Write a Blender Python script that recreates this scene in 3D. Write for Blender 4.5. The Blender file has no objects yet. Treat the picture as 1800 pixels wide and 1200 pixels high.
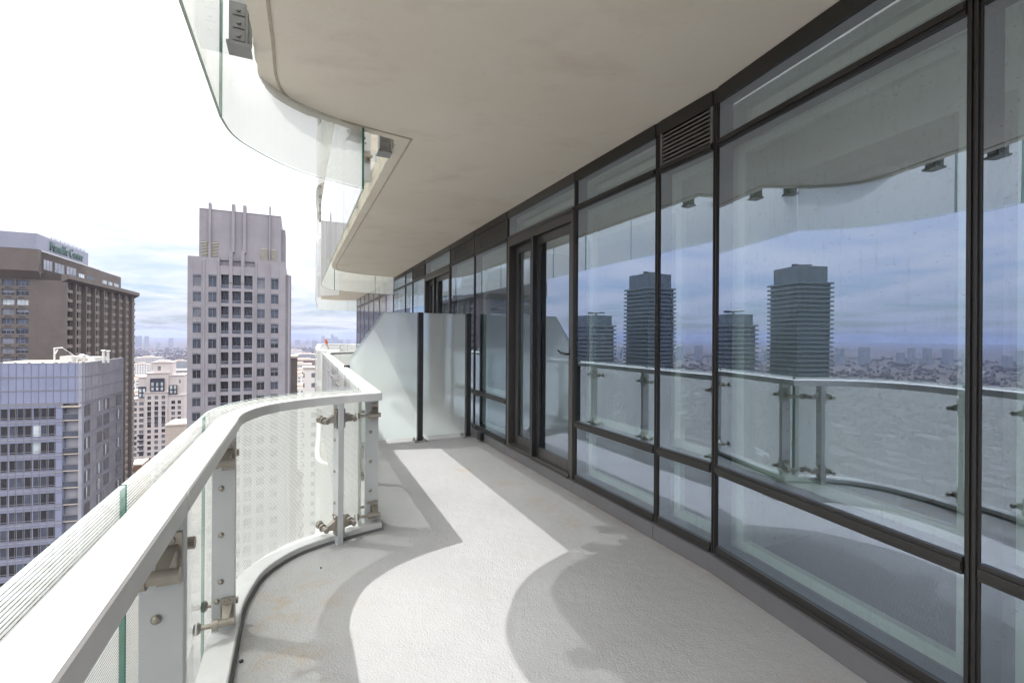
import bpy, math, random
from mathutils import Vector, Matrix
from mathutils.geometry import tessellate_polygon
R = math.radians
SC = bpy.context.scene
COL = SC.collection
rnd = random.Random(7)

# ------------------------------------------------------------------ camera
cam = bpy.data.objects.new('camera', bpy.data.cameras.new('camera'))
COL.objects.link(cam)
cam.data.sensor_width = 36
cam.data.lens = 16
cam.data.shift_y = -0.00544
cam.data.clip_start = 0.05
cam.data.clip_end = 60000
cam.matrix_world = Matrix.Translation((0, 0, 1.45)) @ Matrix.Rotation(R(90), 4, 'X') @ Matrix.Rotation(0.006, 4, 'Z')
SC.camera = cam

# ------------------------------------------------------------------ sky, sun, exposure
SUN_DIR = Vector((-0.609, 0.118, 1.02)).normalized()      # towards the sun
w = bpy.data.worlds.new('World'); SC.world = w; w.use_nodes = True
nt = w.node_tree; nt.nodes.clear()
N = nt.nodes.new; L = nt.links.new
out = N('ShaderNodeOutputWorld'); bg = N('ShaderNodeBackground'); bg.inputs[1].default_value = 0.1
sky = N('ShaderNodeTexSky'); sky.sky_type = 'NISHITA'; sky.sun_disc = False
sky.sun_elevation = math.asin(SUN_DIR.z); sky.sun_rotation = math.atan2(SUN_DIR.x, SUN_DIR.y)
sky.altitude = 150; sky.dust_density = 1.5
tc = N('ShaderNodeTexCoord'); sep = N('ShaderNodeSeparateXYZ'); L(tc.outputs['Generated'], sep.inputs[0])
def M(op, a, b=None, c=None):
    n = N('ShaderNodeMath'); n.operation = op
    for i, x in enumerate((a, b, c)):
        if x is None: continue
        if isinstance(x, (int, float)): n.inputs[i].default_value = x
        else: L(x, n.inputs[i])
    return n.outputs[0]
zz = M('MAXIMUM', sep.outputs[2], 0.0)
den = M('ADD', zz, 0.10)
cv = N('ShaderNodeCombineXYZ'); L(M('DIVIDE', sep.outputs[0], den), cv.inputs[0]); L(M('DIVIDE', sep.outputs[1], den), cv.inputs[1])
nz = N('ShaderNodeTexNoise'); nz.inputs['Scale'].default_value = 0.85; nz.inputs['Detail'].default_value = 9; nz.inputs['Roughness'].default_value = 0.62
nz.inputs['Distortion'].default_value = 0.35
L(cv.outputs[0], nz.inputs['Vector'])
cr = N('ShaderNodeMapRange'); cr.inputs['From Min'].default_value = 0.40; cr.inputs['From Max'].default_value = 0.58
cr.inputs['To Max'].default_value = 1.0; L(nz.outputs[0], cr.inputs['Value'])
ccol = N('ShaderNodeMix'); ccol.data_type = 'RGBA'
up = N('ShaderNodeMapRange'); up.inputs['From Min'].default_value = 0.0; up.inputs['From Max'].default_value = 0.33; L(zz, up.inputs['Value'])
L(up.outputs[0], ccol.inputs['Factor'])
ccol.inputs['A'].default_value = (4.6, 4.8, 5.8, 1); ccol.inputs['B'].default_value = (8.6, 8.6, 8.9, 1)
hi = N('ShaderNodeMapRange'); hi.inputs['From Min'].default_value = 0.40; hi.inputs['From Max'].default_value = 0.85; L(zz, hi.inputs['Value'])
glow = N('ShaderNodeMix'); glow.data_type = 'RGBA'; L(hi.outputs[0], glow.inputs['Factor']); L(ccol.outputs['Result'], glow.inputs['A']); glow.inputs['B'].default_value = (36, 35.4, 34.5, 1)
lo = N('ShaderNodeMapRange'); lo.inputs['From Min'].default_value = 0.07; lo.inputs['From Max'].default_value = 0.22; lo.inputs['To Min'].default_value = 0.22; lo.inputs['To Max'].default_value = 0.80
L(zz, lo.inputs['Value']); L(lo.outputs[0], cr.inputs['To Min'])
sk = N('ShaderNodeVectorMath'); sk.operation = 'MULTIPLY'; L(sky.outputs[0], sk.inputs[0]); sk.inputs[1].default_value = (0.52, 0.62, 0.80)
mx = N('ShaderNodeMix'); mx.data_type = 'RGBA'
L(cr.outputs[0], mx.inputs['Factor']); L(sk.outputs[0], mx.inputs['A']); L(glow.outputs['Result'], mx.inputs['B'])
L(mx.outputs['Result'], bg.inputs[0]); L(bg.outputs[0], out.inputs[0])

sun = bpy.data.objects.new('sun', bpy.data.lights.new('sun', 'SUN')); COL.objects.link(sun)
sun.data.energy = 2.0; sun.data.angle = R(0.53); sun.data.color = (1.0, 0.98, 0.95)
sun.rotation_euler = (-SUN_DIR).to_track_quat('-Z', 'Y').to_euler()
SC.view_settings.view_transform = 'Standard'; SC.view_settings.look = 'None'
SC.view_settings.exposure = 0.92; SC.view_settings.gamma = 1
SC.cycles.max_bounces = 12; SC.cycles.transparent_max_bounces = 32
SC.cycles.transmission_bounces = 8; SC.cycles.glossy_bounces = 5; SC.cycles.diffuse_bounces = 4
SC.cycles.caustics_reflective = False; SC.cycles.caustics_refractive = False

# ------------------------------------------------------------------ materials
MATS = {}
class NB:
    """small node helper"""
    def __init__(s, name):
        s.m = bpy.data.materials.new(name); s.m.use_nodes = True
        s.t = s.m.node_tree; s.t.nodes.clear()
        s.o = s.n('ShaderNodeOutputMaterial')
        MATS[name] = s.m
    def n(s, k, **kw):
        x = s.t.nodes.new(k)
        for a, b in kw.items(): setattr(x, a, b)
        return x
    def l(s, a, b): s.t.links.new(a, b)
    def setin(s, node, key, val):
        if isinstance(val, (int, float, tuple, list)):
            if isinstance(val, (tuple, list)) and len(val) == 3 and node.inputs[key].type == 'RGBA': val = (*val, 1)
            node.inputs[key].default_value = val
        else: s.l(val, node.inputs[key])
    def math(s, op, *a):
        x = s.n('ShaderNodeMath', operation=op)
        for i, v in enumerate(a): s.setin(x, i, v)
        return x.outputs[0]
    def noise(s, scale, detail=4, rough=0.55, vec=None, coord='Object', dist=0):
        x = s.n('ShaderNodeTexNoise'); x.inputs['Scale'].default_value = scale
        x.inputs['Detail'].default_value = detail; x.inputs['Roughness'].default_value = rough; x.inputs['Distortion'].default_value = dist
        if vec is None: vec = s.n('ShaderNodeTexCoord').outputs[coord]
        s.l(vec, x.inputs['Vector']); return x.outputs[0]
    def mapped(s, sc, coord='Object'):
        mp = s.n('ShaderNodeMapping'); mp.inputs['Scale'].default_value = sc
        s.l(s.n('ShaderNodeTexCoord').outputs[coord], mp.inputs[0]); return mp.outputs[0]
    def ramp(s, v, lo, hi, a=0.0, b=1.0):
        x = s.n('ShaderNodeMapRange'); s.l(v, x.inputs[0])
        x.inputs[1].default_value = lo; x.inputs[2].default_value = hi; x.inputs[3].default_value = a; x.inputs[4].default_value = b
        return x.outputs[0]
    def mixc(s, f, a, b, mode='MIX'):
        x = s.n('ShaderNodeMix', data_type='RGBA', blend_type=mode)
        s.setin(x, 'Factor', f); s.setin(x, 'A', a); s.setin(x, 'B', b); return x.outputs['Result']
    def bsdf(s, col, rough=0.5, metal=0.0, bump=None, bstr=0.1, bdist=0.01, spec=0.5, final=True):
        p = s.n('ShaderNodeBsdfPrincipled')
        s.setin(p, 'Base Color', col); s.setin(p, 'Roughness', rough); s.setin(p, 'Metallic', metal)
        s.setin(p, 'Specular IOR Level', spec)
        if bump is not None:
            b = s.n('ShaderNodeBump'); b.inputs['Strength'].default_value = bstr; b.inputs['Distance'].default_value = bdist
            s.l(bump, b.inputs['Height']); s.l(b.outputs[0], p.inputs['Normal'])
        if final: s.l(p.outputs[0], s.o.inputs[0])
        return p.outputs[0]
    def mixs(s, f, a, b):
        x = s.n('ShaderNodeMixShader'); s.setin(x, 0, f); s.l(a, x.inputs[1]); s.l(b, x.inputs[2]); return x.outputs[0]
    def end(s, sh): s.l(sh, s.o.inputs[0])

def simple(name, col, rough=0.5, metal=0.0, var=0.10, scale=6.0, spec=0.5, bump=0.0, bscale=60):
    b = NB(name)
    n = b.noise(scale, 5, 0.6)
    c = b.mixc(b.ramp(n, 0.3, 0.7), tuple(x * (1 - var) for x in col), tuple(min(1, x * (1 + var)) for x in col))
    b.bsdf(c, rough, metal, b.noise(bscale, 3) if bump else None, bump, 0.004, spec)
    return b.m

simple('white_aluminium', (0.70, 0.70, 0.70), 0.42, 0.0, 0.05, 9)
simple('post_aluminium', (0.57, 0.59, 0.595), 0.42, 0.0, 0.03, 5)
simple('stainless', (0.38, 0.345, 0.30), 0.38, 0.85, 0.10, 14)
simple('dark_seal', (0.035, 0.035, 0.037), 0.7); simple('curb_shadow_strip', (0.16, 0.16, 0.16), 0.6)
simple('frame_door_lit', (0.085, 0.080, 0.076), 0.38, 0.25, 0.08, 4)  # lighter copy of frame_dark, floor bounce on the doors put into the colour
simple('frame_dark', (0.036, 0.034, 0.032), 0.38, 0.25, 0.12, 4)
simple('sill_grey', (0.17, 0.167, 0.175), 0.42, 0.2, 0.07, 2.5)
simple('louver_dark', (0.16, 0.155, 0.148), 0.45, 0.2)
simple('black_void', (0.008, 0.008, 0.008), 0.9)
simple('charcoal_post', (0.030, 0.030, 0.031), 0.4, 0.1)
simple('zinc_plate', (0.30, 0.30, 0.30), 0.5, 0.5)
simple('room_white', (0.80, 0.81, 0.77), 0.8, 0, 0.02, 1)
simple('inner_white', (0.72, 0.74, 0.71), 0.5, 0, 0.02, 1)
simple('room_floor', (0.22, 0.19, 0.16), 0.5, 0, 0.1, 2)
simple('orange_plastic', (0.65, 0.13, 0.03), 0.5)

# painted concrete deck
b = NB('deck_paint')
pos = b.n('ShaderNodeNewGeometry').outputs['Position']
c = b.mixc(b.ramp(b.noise(1.1, 6, 0.65, pos), 0.3, 0.7), (0.375, 0.376, 0.38), (0.44, 0.441, 0.444))
sp = b.ramp(b.noise(170, 2, 0.5, pos), 0.62, 0.72)
c = b.mixc(b.math('MULTIPLY', sp, 0.30), c, (0.20, 0.20, 0.20))
sp2 = b.ramp(b.noise(38, 4, 0.6, pos), 0.66, 0.72); c = b.mixc(b.math('MULTIPLY', sp2, 0.35), c, (0.27, 0.26, 0.25))
dt = b.n('ShaderNodeVectorMath', operation='DOT_PRODUCT'); b.l(pos, dt.inputs[0]); dt.inputs[1].default_value = (0.9042, 0.427, 0)
gr_ = b.math('MULTIPLY', b.ramp(dt.outputs['Value'], 2.22, 2.31), b.ramp(b.noise(5, 6, 0.7, pos), 0.35, 0.6))
c = b.mixc(b.math('MULTIPLY', gr_, 0.55), c, (0.27, 0.21, 0.16))
def blob(x, y, r):     # rust patches where they are on the deck
    v = b.n('ShaderNodeVectorMath', operation='DISTANCE'); b.l(pos, v.inputs[0]); v.inputs[1].default_value = (x, y, 0)
    return b.ramp(v.outputs['Value'], r, r * 0.15)
rust = b.ramp(b.noise(7, 8, 0.75, pos), 0.48, 0.72)
msk = blob(-1.20, 2.45, 0.55)
for q in ((-1.05, 2.0, 0.4), (-1.22, 1.55, 0.35), (0.05, 4.45, 0.35), (0.28, 3.95, 0.3), (0.42, 3.55, 0.3), (1.3, 1.7, 0.35), (-0.55, 4.9, 0.25)):
    msk = b.math('MAXIMUM', msk, blob(*q))
c = b.mixc(b.math('MULTIPLY', b.math('MULTIPLY', rust, msk), 0.75), c, (0.40, 0.285, 0.16))
st = b.ramp(b.noise(2.6, 5, 0.6, pos), 0.57, 0.70)
c = b.mixc(b.math('MULTIPLY', st, 0.22), c, (0.40, 0.385, 0.36))
hb = b.math('ADD', b.math('MULTIPLY', b.noise(95, 3, 0.6, pos), 0.8), b.math('MULTIPLY', b.noise(14, 3, 0.5, pos), 0.7))
b.bsdf(c, 0.62, 0, hb, 0.75, 0.008, 0.35)

# rendered concrete soffit
b = NB('soffit')
pos = b.n('ShaderNodeNewGeometry').outputs['Position']
c = b.mixc(b.ramp(b.noise(0.9, 6, 0.6, pos), 0.3, 0.7), (0.84, 0.78, 0.68), (0.89, 0.84, 0.75))
mp = b.n('ShaderNodeMapping'); mp.inputs['Rotation'].default_value = (0, 0, R(-25)); mp.inputs['Scale'].default_value = (1.5, 2.6, 1)
b.l(pos, mp.inputs[0])
c = b.mixc(b.math('MULTIPLY', b.ramp(b.noise(1.1, 7, 0.62, mp.outputs[0]), 0.53, 0.75), 0.30), c, (0.56, 0.47, 0.37))
sc_ = b.ramp(b.noise(8, 8, 0.8, mp.outputs[0]), 0.66, 0.74)
c = b.mixc(b.math('MULTIPLY', sc_, 0.55), c, (0.20, 0.16, 0.12))
b.bsdf(c, 0.8, 0, b.noise(30, 5, 0.6, pos), 0.25, 0.006, 0.2)
simple('slab_edge', (0.60, 0.56, 0.47), 0.8, 0, 0.15, 9, 0.2, 0.4, 40)
simple('drip_trim', (0.52, 0.46, 0.36), 0.7, 0, 0.15, 12)

# guard glass: white ceramic lines on clear glass
def guard_glass(name, frit):
    b = NB(name)
    tr = b.n('ShaderNodeBsdfTransparent'); tr.inputs[0].default_value = (0.955, 0.975, 0.96, 1) if frit else (0.97, 0.985, 0.975, 1)
    gl = b.n('ShaderNodeBsdfGlossy'); gl.inputs['Roughness'].default_value = 0.0; gl.inputs[0].default_value = (1, 1, 1, 1)
    fr = b.n('ShaderNodeFresnel'); fr.inputs[0].default_value = 1.45
    base = tr.outputs[0]
    if frit:
        z = b.n('ShaderNodeSeparateXYZ'); b.l(b.n('ShaderNodeTexCoord').outputs['Object'], z.inputs[0])
        f = b.math('FRACT', b.math('DIVIDE', b.math('ADD', z.outputs[2], 2.0), 0.0085))
        on = b.math('LESS_THAN', f, 0.71)
        on = b.math('MULTIPLY', on, b.math('LESS_THAN', z.outputs[2], 1.047))
        on = b.math('MULTIPLY', on, b.math('GREATER_THAN', z.outputs[2], -0.645))
        df = b.n('ShaderNodeBsdfDiffuse'); df.inputs[0].default_value = (0.80, 0.81, 0.78, 1)
        tl = b.n('ShaderNodeBsdfTranslucent'); tl.inputs[0].default_value = (0.72, 0.73, 0.69, 1)
        base = b.mixs(on, tr.outputs[0], b.mixs(0.5, df.outputs[0], tl.outputs[0]))
    front = b.math('SUBTRACT', 1.0, b.n('ShaderNodeNewGeometry').outputs['Backfacing'])
    b.end(b.mixs(b.math('MULTIPLY', b.math('MULTIPLY', fr.outputs[0], 0.8), front), base, gl.outputs[0]))
guard_glass('guard_frit', True); guard_glass('guard_clear', False)
b = NB('glass_edge')
p = b.n('ShaderNodeBsdfPrincipled'); p.inputs['Base Color'].default_value = (0.03, 0.20, 0.15, 1); p.inputs['Roughness'].default_value = 0.15
b.end(p.outputs[0])
b = NB('glass_edge_pale')
p = b.n('ShaderNodeBsdfPrincipled'); p.inputs['Base Color'].default_value = (0.50, 0.62, 0.55, 1); p.inputs['Roughness'].default_value = 0.15
b.end(p.outputs[0])

# coated window glass with rain dirt
def coated(name, refl, tint, gcol, dirt=0.5):
    b = NB(name)
    tr = b.n('ShaderNodeBsdfTransparent'); tr.inputs[0].default_value = (*tint, 1)
    gl = b.n('ShaderNodeBsdfGlossy'); gl.inputs['Roughness'].default_value = 0.0; gl.inputs[0].default_value = (*gcol, 1)
    fr = b.n('ShaderNodeFresnel'); fr.inputs[0].default_value = 1.5
    front = b.math('SUBTRACT', 1.0, b.n('ShaderNodeNewGeometry').outputs['Backfacing'])
    f = b.math('MULTIPLY', b.math('MINIMUM', b.math('ADD', b.math('MULTIPLY', fr.outputs[0], 0.75), refl), 0.95), b.math('ADD', b.math('MULTIPLY', front, 0.85), 0.15))
    bp = b.n('ShaderNodeBump'); bp.inputs['Strength'].default_value = 0.02; bp.inputs['Distance'].default_value = 0.02
    b.l(b.noise(1.7, 1, 0.3), bp.inputs['Height']); b.l(bp.outputs[0], gl.inputs['Normal'])
    sh = b.mixs(f, tr.outputs[0], gl.outputs[0])
    df = b.n('ShaderNodeBsdfDiffuse'); df.inputs[0].default_value = (0.33, 0.33, 0.34, 1)
    v = b.mapped((46, 46, 7)); d1 = b.ramp(b.noise(1.0, 4, 0.65, v), 0.56, 0.74)
    v2 = b.mapped((45, 45, 75)); d2 = b.ramp(b.noise(1.0, 4, 0.65, v2), 0.61, 0.70)
    zz = b.ramp(b.noise(0.9, 3, 0.5), 0.35, 0.65, 0.25, 1.0)
    dm = b.math('MULTIPLY', b.math('ADD', b.math('MULTIPLY', d1, 0.16), b.math('MULTIPLY', d2, 0.34)), zz)
    b.end(b.mixs(b.math('MULTIPLY', dm, dirt), sh, df.outputs[0]))
coated('facade_glass', 0.41, (0.66, 0.76, 0.72), (0.70, 0.81, 1.0), 0.9)
coated('door_glass', 0.34, (0.68, 0.76, 0.73), (0.73, 0.82, 1.0), 0.8)
b = NB('pane_back'); tr = b.n('ShaderNodeBsdfTransparent'); tr.inputs[0].default_value = (0.97, 0.98, 0.975, 1); b.end(tr.outputs[0])

# acid etched screen glass
b = NB('frosted')
tl = b.n('ShaderNodeBsdfTranslucent'); tl.inputs[0].default_value = (0.93, 0.97, 0.965, 1)
rf = b.n('ShaderNodeBsdfRefraction'); rf.inputs[0].default_value = (0.86, 0.955, 0.965, 1); rf.inputs['Roughness'].default_value = 0.40; rf.inputs['IOR'].default_value = 1.12
df = b.n('ShaderNodeBsdfDiffuse'); df.inputs[0].default_value = (0.62, 0.70, 0.68, 1)
g = b.n('ShaderNodeBsdfGlossy'); g.inputs['Roughness'].default_value = 0.22
fr = b.n('ShaderNodeFresnel'); fr.inputs[0].default_value = 1.4
front = b.math('SUBTRACT', 1.0, b.n('ShaderNodeNewGeometry').outputs['Backfacing'])
b.end(b.mixs(b.math('MULTIPLY', b.math('MULTIPLY', fr.outputs[0], 0.5), front), b.mixs(0.04, b.mixs(0.58, tl.outputs[0], rf.outputs[0]), df.outputs[0]), g.outputs[0]))

# city materials
def precast(name, col, var=0.10, streak=0.25):
    b = NB(name)
    c = b.mixc(b.ramp(b.noise(0.25, 6, 0.6), 0.3, 0.7), tuple(x * (1 - var) for x in col), tuple(x * (1 + var) for x in col))
    v = b.mapped((1.6, 1.6, 0.06))
    c = b.mixc(b.math('MULTIPLY', b.ramp(b.noise(1.0, 5, 0.65, v), 0.55, 0.75), streak), c, tuple(x * 0.6 for x in col))
    b.bsdf(c, 0.8, 0, None, spec=0.25)
precast('pale_precast', (0.245, 0.235, 0.26))
precast('joint_dirt', (0.21, 0.195, 0.205))
precast('brown_concrete', (0.116, 0.099, 0.092), 0.12)
precast('brown_concrete_light', (0.165, 0.143, 0.132), 0.12)
precast('cream_stone', (0.46, 0.42, 0.415), 0.05, 0.12)
precast('roof_gravel', (0.42, 0.37, 0.32), 0.1, 0)
precast('beige_render', (0.42, 0.37, 0.33))
precast('red_brick', (0.30, 0.17, 0.12))
simple('dark_zinc', (0.035, 0.035, 0.05), 0.5)
simple('metal_panel', (0.26, 0.265, 0.325), 0.35, 0.5, 0.08, 0.3)
simple('sign_green', (0.075, 0.135, 0.125), 0.5)
simple('roof_metal', (0.62, 0.62, 0.60), 0.4, 0.4)
simple('mullion_grey', (0.17, 0.17, 0.20), 0.5)
simple('vent_dark', (0.055, 0.05, 0.048), 0.7)
simple('louvre_beige', (0.30, 0.29, 0.25), 0.6)
def cityglass(name, col, rough=0.06, spec=0.9, var=0.35):
    b = NB(name)
    c = b.mixc(b.ramp(b.noise(0.35, 4, 0.6), 0.35, 0.65), tuple(x * (1 - var) for x in col), tuple(x * (1 + var) for x in col))
    bp = b.noise(0.6, 2, 0.5)
    b.bsdf(c, rough, 0, bp, 0.05, 0.05, spec)
cityglass('win_dark', (0.018, 0.021, 0.026)); cityglass('win_blue', (0.055, 0.065, 0.09)); cityglass('win_blind', (0.15, 0.16, 0.19))
cityglass('win_pale', (0.42, 0.47, 0.50)); cityglass('spandrel_blue', (0.20, 0.225, 0.33), 0.12, 0.8, 0.06)
cityglass('panel_grey', (0.27, 0.275, 0.31), 0.2, 0.7, 0.12); cityglass('tower_glass', (0.10, 0.12, 0.135), 0.12, 0.6, 0.3); cityglass('balcony_glass', (0.13, 0.15, 0.165), 0.2, 0.5, 0.3)

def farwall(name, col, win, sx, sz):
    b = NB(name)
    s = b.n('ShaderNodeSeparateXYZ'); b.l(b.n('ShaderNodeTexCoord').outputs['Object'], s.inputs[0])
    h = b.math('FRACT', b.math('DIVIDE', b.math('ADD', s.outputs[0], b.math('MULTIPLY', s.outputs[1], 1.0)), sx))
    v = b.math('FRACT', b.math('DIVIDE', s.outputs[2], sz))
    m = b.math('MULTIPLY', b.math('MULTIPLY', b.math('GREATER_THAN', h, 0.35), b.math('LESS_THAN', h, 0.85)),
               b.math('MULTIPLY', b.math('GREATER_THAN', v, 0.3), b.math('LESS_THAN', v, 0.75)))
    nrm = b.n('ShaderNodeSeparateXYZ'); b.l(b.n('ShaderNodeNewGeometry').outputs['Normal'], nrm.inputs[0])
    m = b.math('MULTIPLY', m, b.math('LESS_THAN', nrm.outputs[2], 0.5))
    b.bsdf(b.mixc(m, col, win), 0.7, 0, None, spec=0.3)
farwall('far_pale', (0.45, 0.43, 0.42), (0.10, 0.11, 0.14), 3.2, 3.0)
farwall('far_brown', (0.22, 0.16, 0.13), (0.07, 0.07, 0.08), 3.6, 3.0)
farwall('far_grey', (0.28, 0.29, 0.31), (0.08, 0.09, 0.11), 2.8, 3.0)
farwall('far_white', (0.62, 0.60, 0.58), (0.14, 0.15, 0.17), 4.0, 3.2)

b = NB('city_ground')
pos = b.n('ShaderNodeNewGeometry').outputs['Position']
v = b.n('ShaderNodeTexVoronoi'); v.inputs['Scale'].default_value = 0.03; b.l(pos, v.inputs['Vector'])
c = b.mixc(b.ramp(b.noise(0.02, 7, 0.7, pos), 0.35, 0.65), (0.068, 0.056, 0.051), (0.092, 0.079, 0.073))
sepc = b.n('ShaderNodeSeparateColor'); b.l(v.outputs['Color'], sepc.inputs[0])
c = b.mixc(b.math('MULTIPLY', b.ramp(sepc.outputs[0], 0.72, 0.8), 0.7), c, (0.115, 0.102, 0.096))
c = b.mixc(b.ramp(b.noise(0.0016, 4, 0.5, pos), 0.52, 0.62), c, (0.075, 0.06, 0.05))
b.bsdf(c, 0.9, 0, None, spec=0.1)
simple('asphalt', (0.06, 0.06, 0.063), 0.85, 0, 0.1, 0.2)
b = NB('house_mix')
oi = b.n('ShaderNodeVectorMath', operation='SCALE'); b.l(b.n('ShaderNodeNewGeometry').outputs['Position'], oi.inputs[0]); oi.inputs['Scale'].default_value = 0.02
wn = b.n('ShaderNodeTexVoronoi'); wn.inputs['Scale'].default_value = 1.0; b.l(oi.outputs[0], wn.inputs['Vector'])
s2 = b.n('ShaderNodeSeparateColor'); b.l(wn.outputs['Color'], s2.inputs[0])
c = b.mixc(s2.outputs[0], (0.068, 0.055, 0.05), (0.108, 0.094, 0.088)); c = b.mixc(b.ramp(s2.outputs[1], 0.93, 0.95), c, (0.30, 0.29, 0.285))
b.bsdf(c, 0.8, 0, None, spec=0.2)
simple('bare_twigs', (0.085, 0.062, 0.050), 0.9, 0, 0.3, 0.05, 0.1)

# ------------------------------------------------------------------ mesh helpers
class MB:
    def __init__(s): s.v = []; s.f = []; s.mi = []
    def add(s, vs, fs, mi=0):
        k = len(s.v); s.v += [tuple(p) for p in vs]
        for f in fs: s.f.append([k + i for i in f]); s.mi.append(mi)
    def quad(s, a, b_, c, d, mi=0): s.add([a, b_, c, d], [(0, 1, 2, 3)], mi)
    def hexa(s, p, mi=0):        # 8 points: bottom ring, top ring
        s.add(p, [(3, 2, 1, 0), (4, 5, 6, 7), (0, 1, 5, 4), (1, 2, 6, 5), (2, 3, 7, 6), (3, 0, 4, 7)], mi)
    def box(s, x0, x1, y0, y1, z0, z1, mi=0):
        s.hexa([(x0, y0, z0), (x1, y0, z0), (x1, y1, z0), (x0, y1, z0), (x0, y0, z1), (x1, y0, z1), (x1, y1, z1), (x0, y1, z1)], mi)
    def fbox(s, fr, t0, t1, o0, o1, z0, z1, mi=0):
        s.hexa([fr(t0, o0, z0), fr(t1, o0, z0), fr(t1, o1, z0), fr(t0, o1, z0), fr(t0, o0, z1), fr(t1, o0, z1), fr(t1, o1, z1), fr(t0, o1, z1)], mi)
    def prism(s, poly, z0, z1, mi=0, mtop=None, mbot=None):
        n = len(poly)
        tris = tessellate_polygon([[Vector((x, y, 0)) for x, y in poly]])
        lo = [(x, y, z0) for x, y in poly]; hi = [(x, y, z1) for x, y in poly]
        s.add(hi, [t if _ccw(poly, t) else t[::-1] for t in tris], mi if mtop is None else mtop)
        s.add(lo, [t[::-1] if _ccw(poly, t) else t for t in tris], mi if mbot is None else mbot)
        for i in range(n):
            j = (i + 1) % n; s.quad(lo[i], lo[j], hi[j], hi[i], mi)
    def cyl(s, p0, p1, r0, r1=None, n=12, mi=0):
        r1 = r0 if r1 is None else r1
        p0 = Vector(p0); p1 = Vector(p1); d = (p1 - p0).normalized()
        u = d.orthogonal().normalized(); w_ = d.cross(u)
        a = [p0 + (u * math.cos(2 * math.pi * i / n) + w_ * math.sin(2 * math.pi * i / n)) * r0 for i in range(n)]
        c = [p1 + (u * math.cos(2 * math.pi * i / n) + w_ * math.sin(2 * math.pi * i / n)) * r1 for i in range(n)]
        s.add(a + c, [(i, (i + 1) % n, n + (i + 1) % n, n + i) for i in range(n)] + [tuple(range(n))[::-1], tuple(range(n, 2 * n))], mi)
    def ball(s, c, r, n=10, mi=0, squash=None, half=None):
        c = Vector(c); m_ = n // 2; vs = []; ax = Vector(half).normalized() if half else Vector((0, 0, 1))
        u = ax.orthogonal().normalized(); w_ = ax.cross(u); lo = 0 if half else -m_
        rows = list(range(lo, m_ + 1))
        for k in rows:
            ph = math.pi / 2 * k / m_
            for i in range(n):
                th = 2 * math.pi * i / n
                vs.append(c + (u * math.cos(th) + w_ * math.sin(th)) * r * math.cos(ph) + ax * r * math.sin(ph) * (squash or 1))
        fs = [(q * n + i, q * n + (i + 1) % n, (q + 1) * n + (i + 1) % n, (q + 1) * n + i) for q in range(len(rows) - 1) for i in range(n)]
        s.add(vs, fs, mi)
    def build(s, name, mats, parent=None, org=None, smooth=False):
        me = bpy.data.meshes.new(name)
        ox, oy, oz = org if org is not None else (0, 0, 0)
        me.from_pydata([(x - ox, y - oy, z - oz) for x, y, z in s.v], [], s.f)
        if isinstance(mats, str): mats = [mats]
        for m_ in mats: me.materials.append(MATS[m_])
        if len(mats) > 1: me.polygons.foreach_set('material_index', s.mi)
        if smooth: me.polygons.foreach_set('use_smooth', [True] * len(s.f))
        me.update()
        o = bpy.data.objects.new(name, me); COL.objects.link(o)
        if parent: o.parent = parent
        elif org is not None: o.location = org
        return o
def _ccw(poly, t):
    (ax, ay), (bx, by), (cx, cy) = (poly[i] for i in t)
    return (bx - ax) * (cy - ay) - (by - ay) * (cx - ax) > 0
def thing(name, loc, label, cat, group=None, kind=None):
    o = bpy.data.objects.new(name, None); COL.objects.link(o); o.location = loc; o.empty_display_size = 0.2
    return tag(o, label, cat, group, kind)
def tag(o, label=None, cat=None, group=None, kind=None):
    if label: o['label'] = label
    if cat: o['category'] = cat
    if group: o['group'] = group
    if kind: o['kind'] = kind
    return o
def bevel(o, wd, seg=2):
    m_ = o.modifiers.new('bevel', 'BEVEL'); m_.width = wd; m_.segments = seg; m_.limit_method = 'ANGLE'; m_.angle_limit = R(40); return o
def frame(p, d):
    """(t along, o outward = left of d, z up) -> world"""
    d = Vector((d[0], d[1])).normalized(); n = Vector((-d.y, d.x))
    return lambda t, o, z: (p[0] + d.x * t + n.x * o, p[1] + d.y * t + n.y * o, z)

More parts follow.
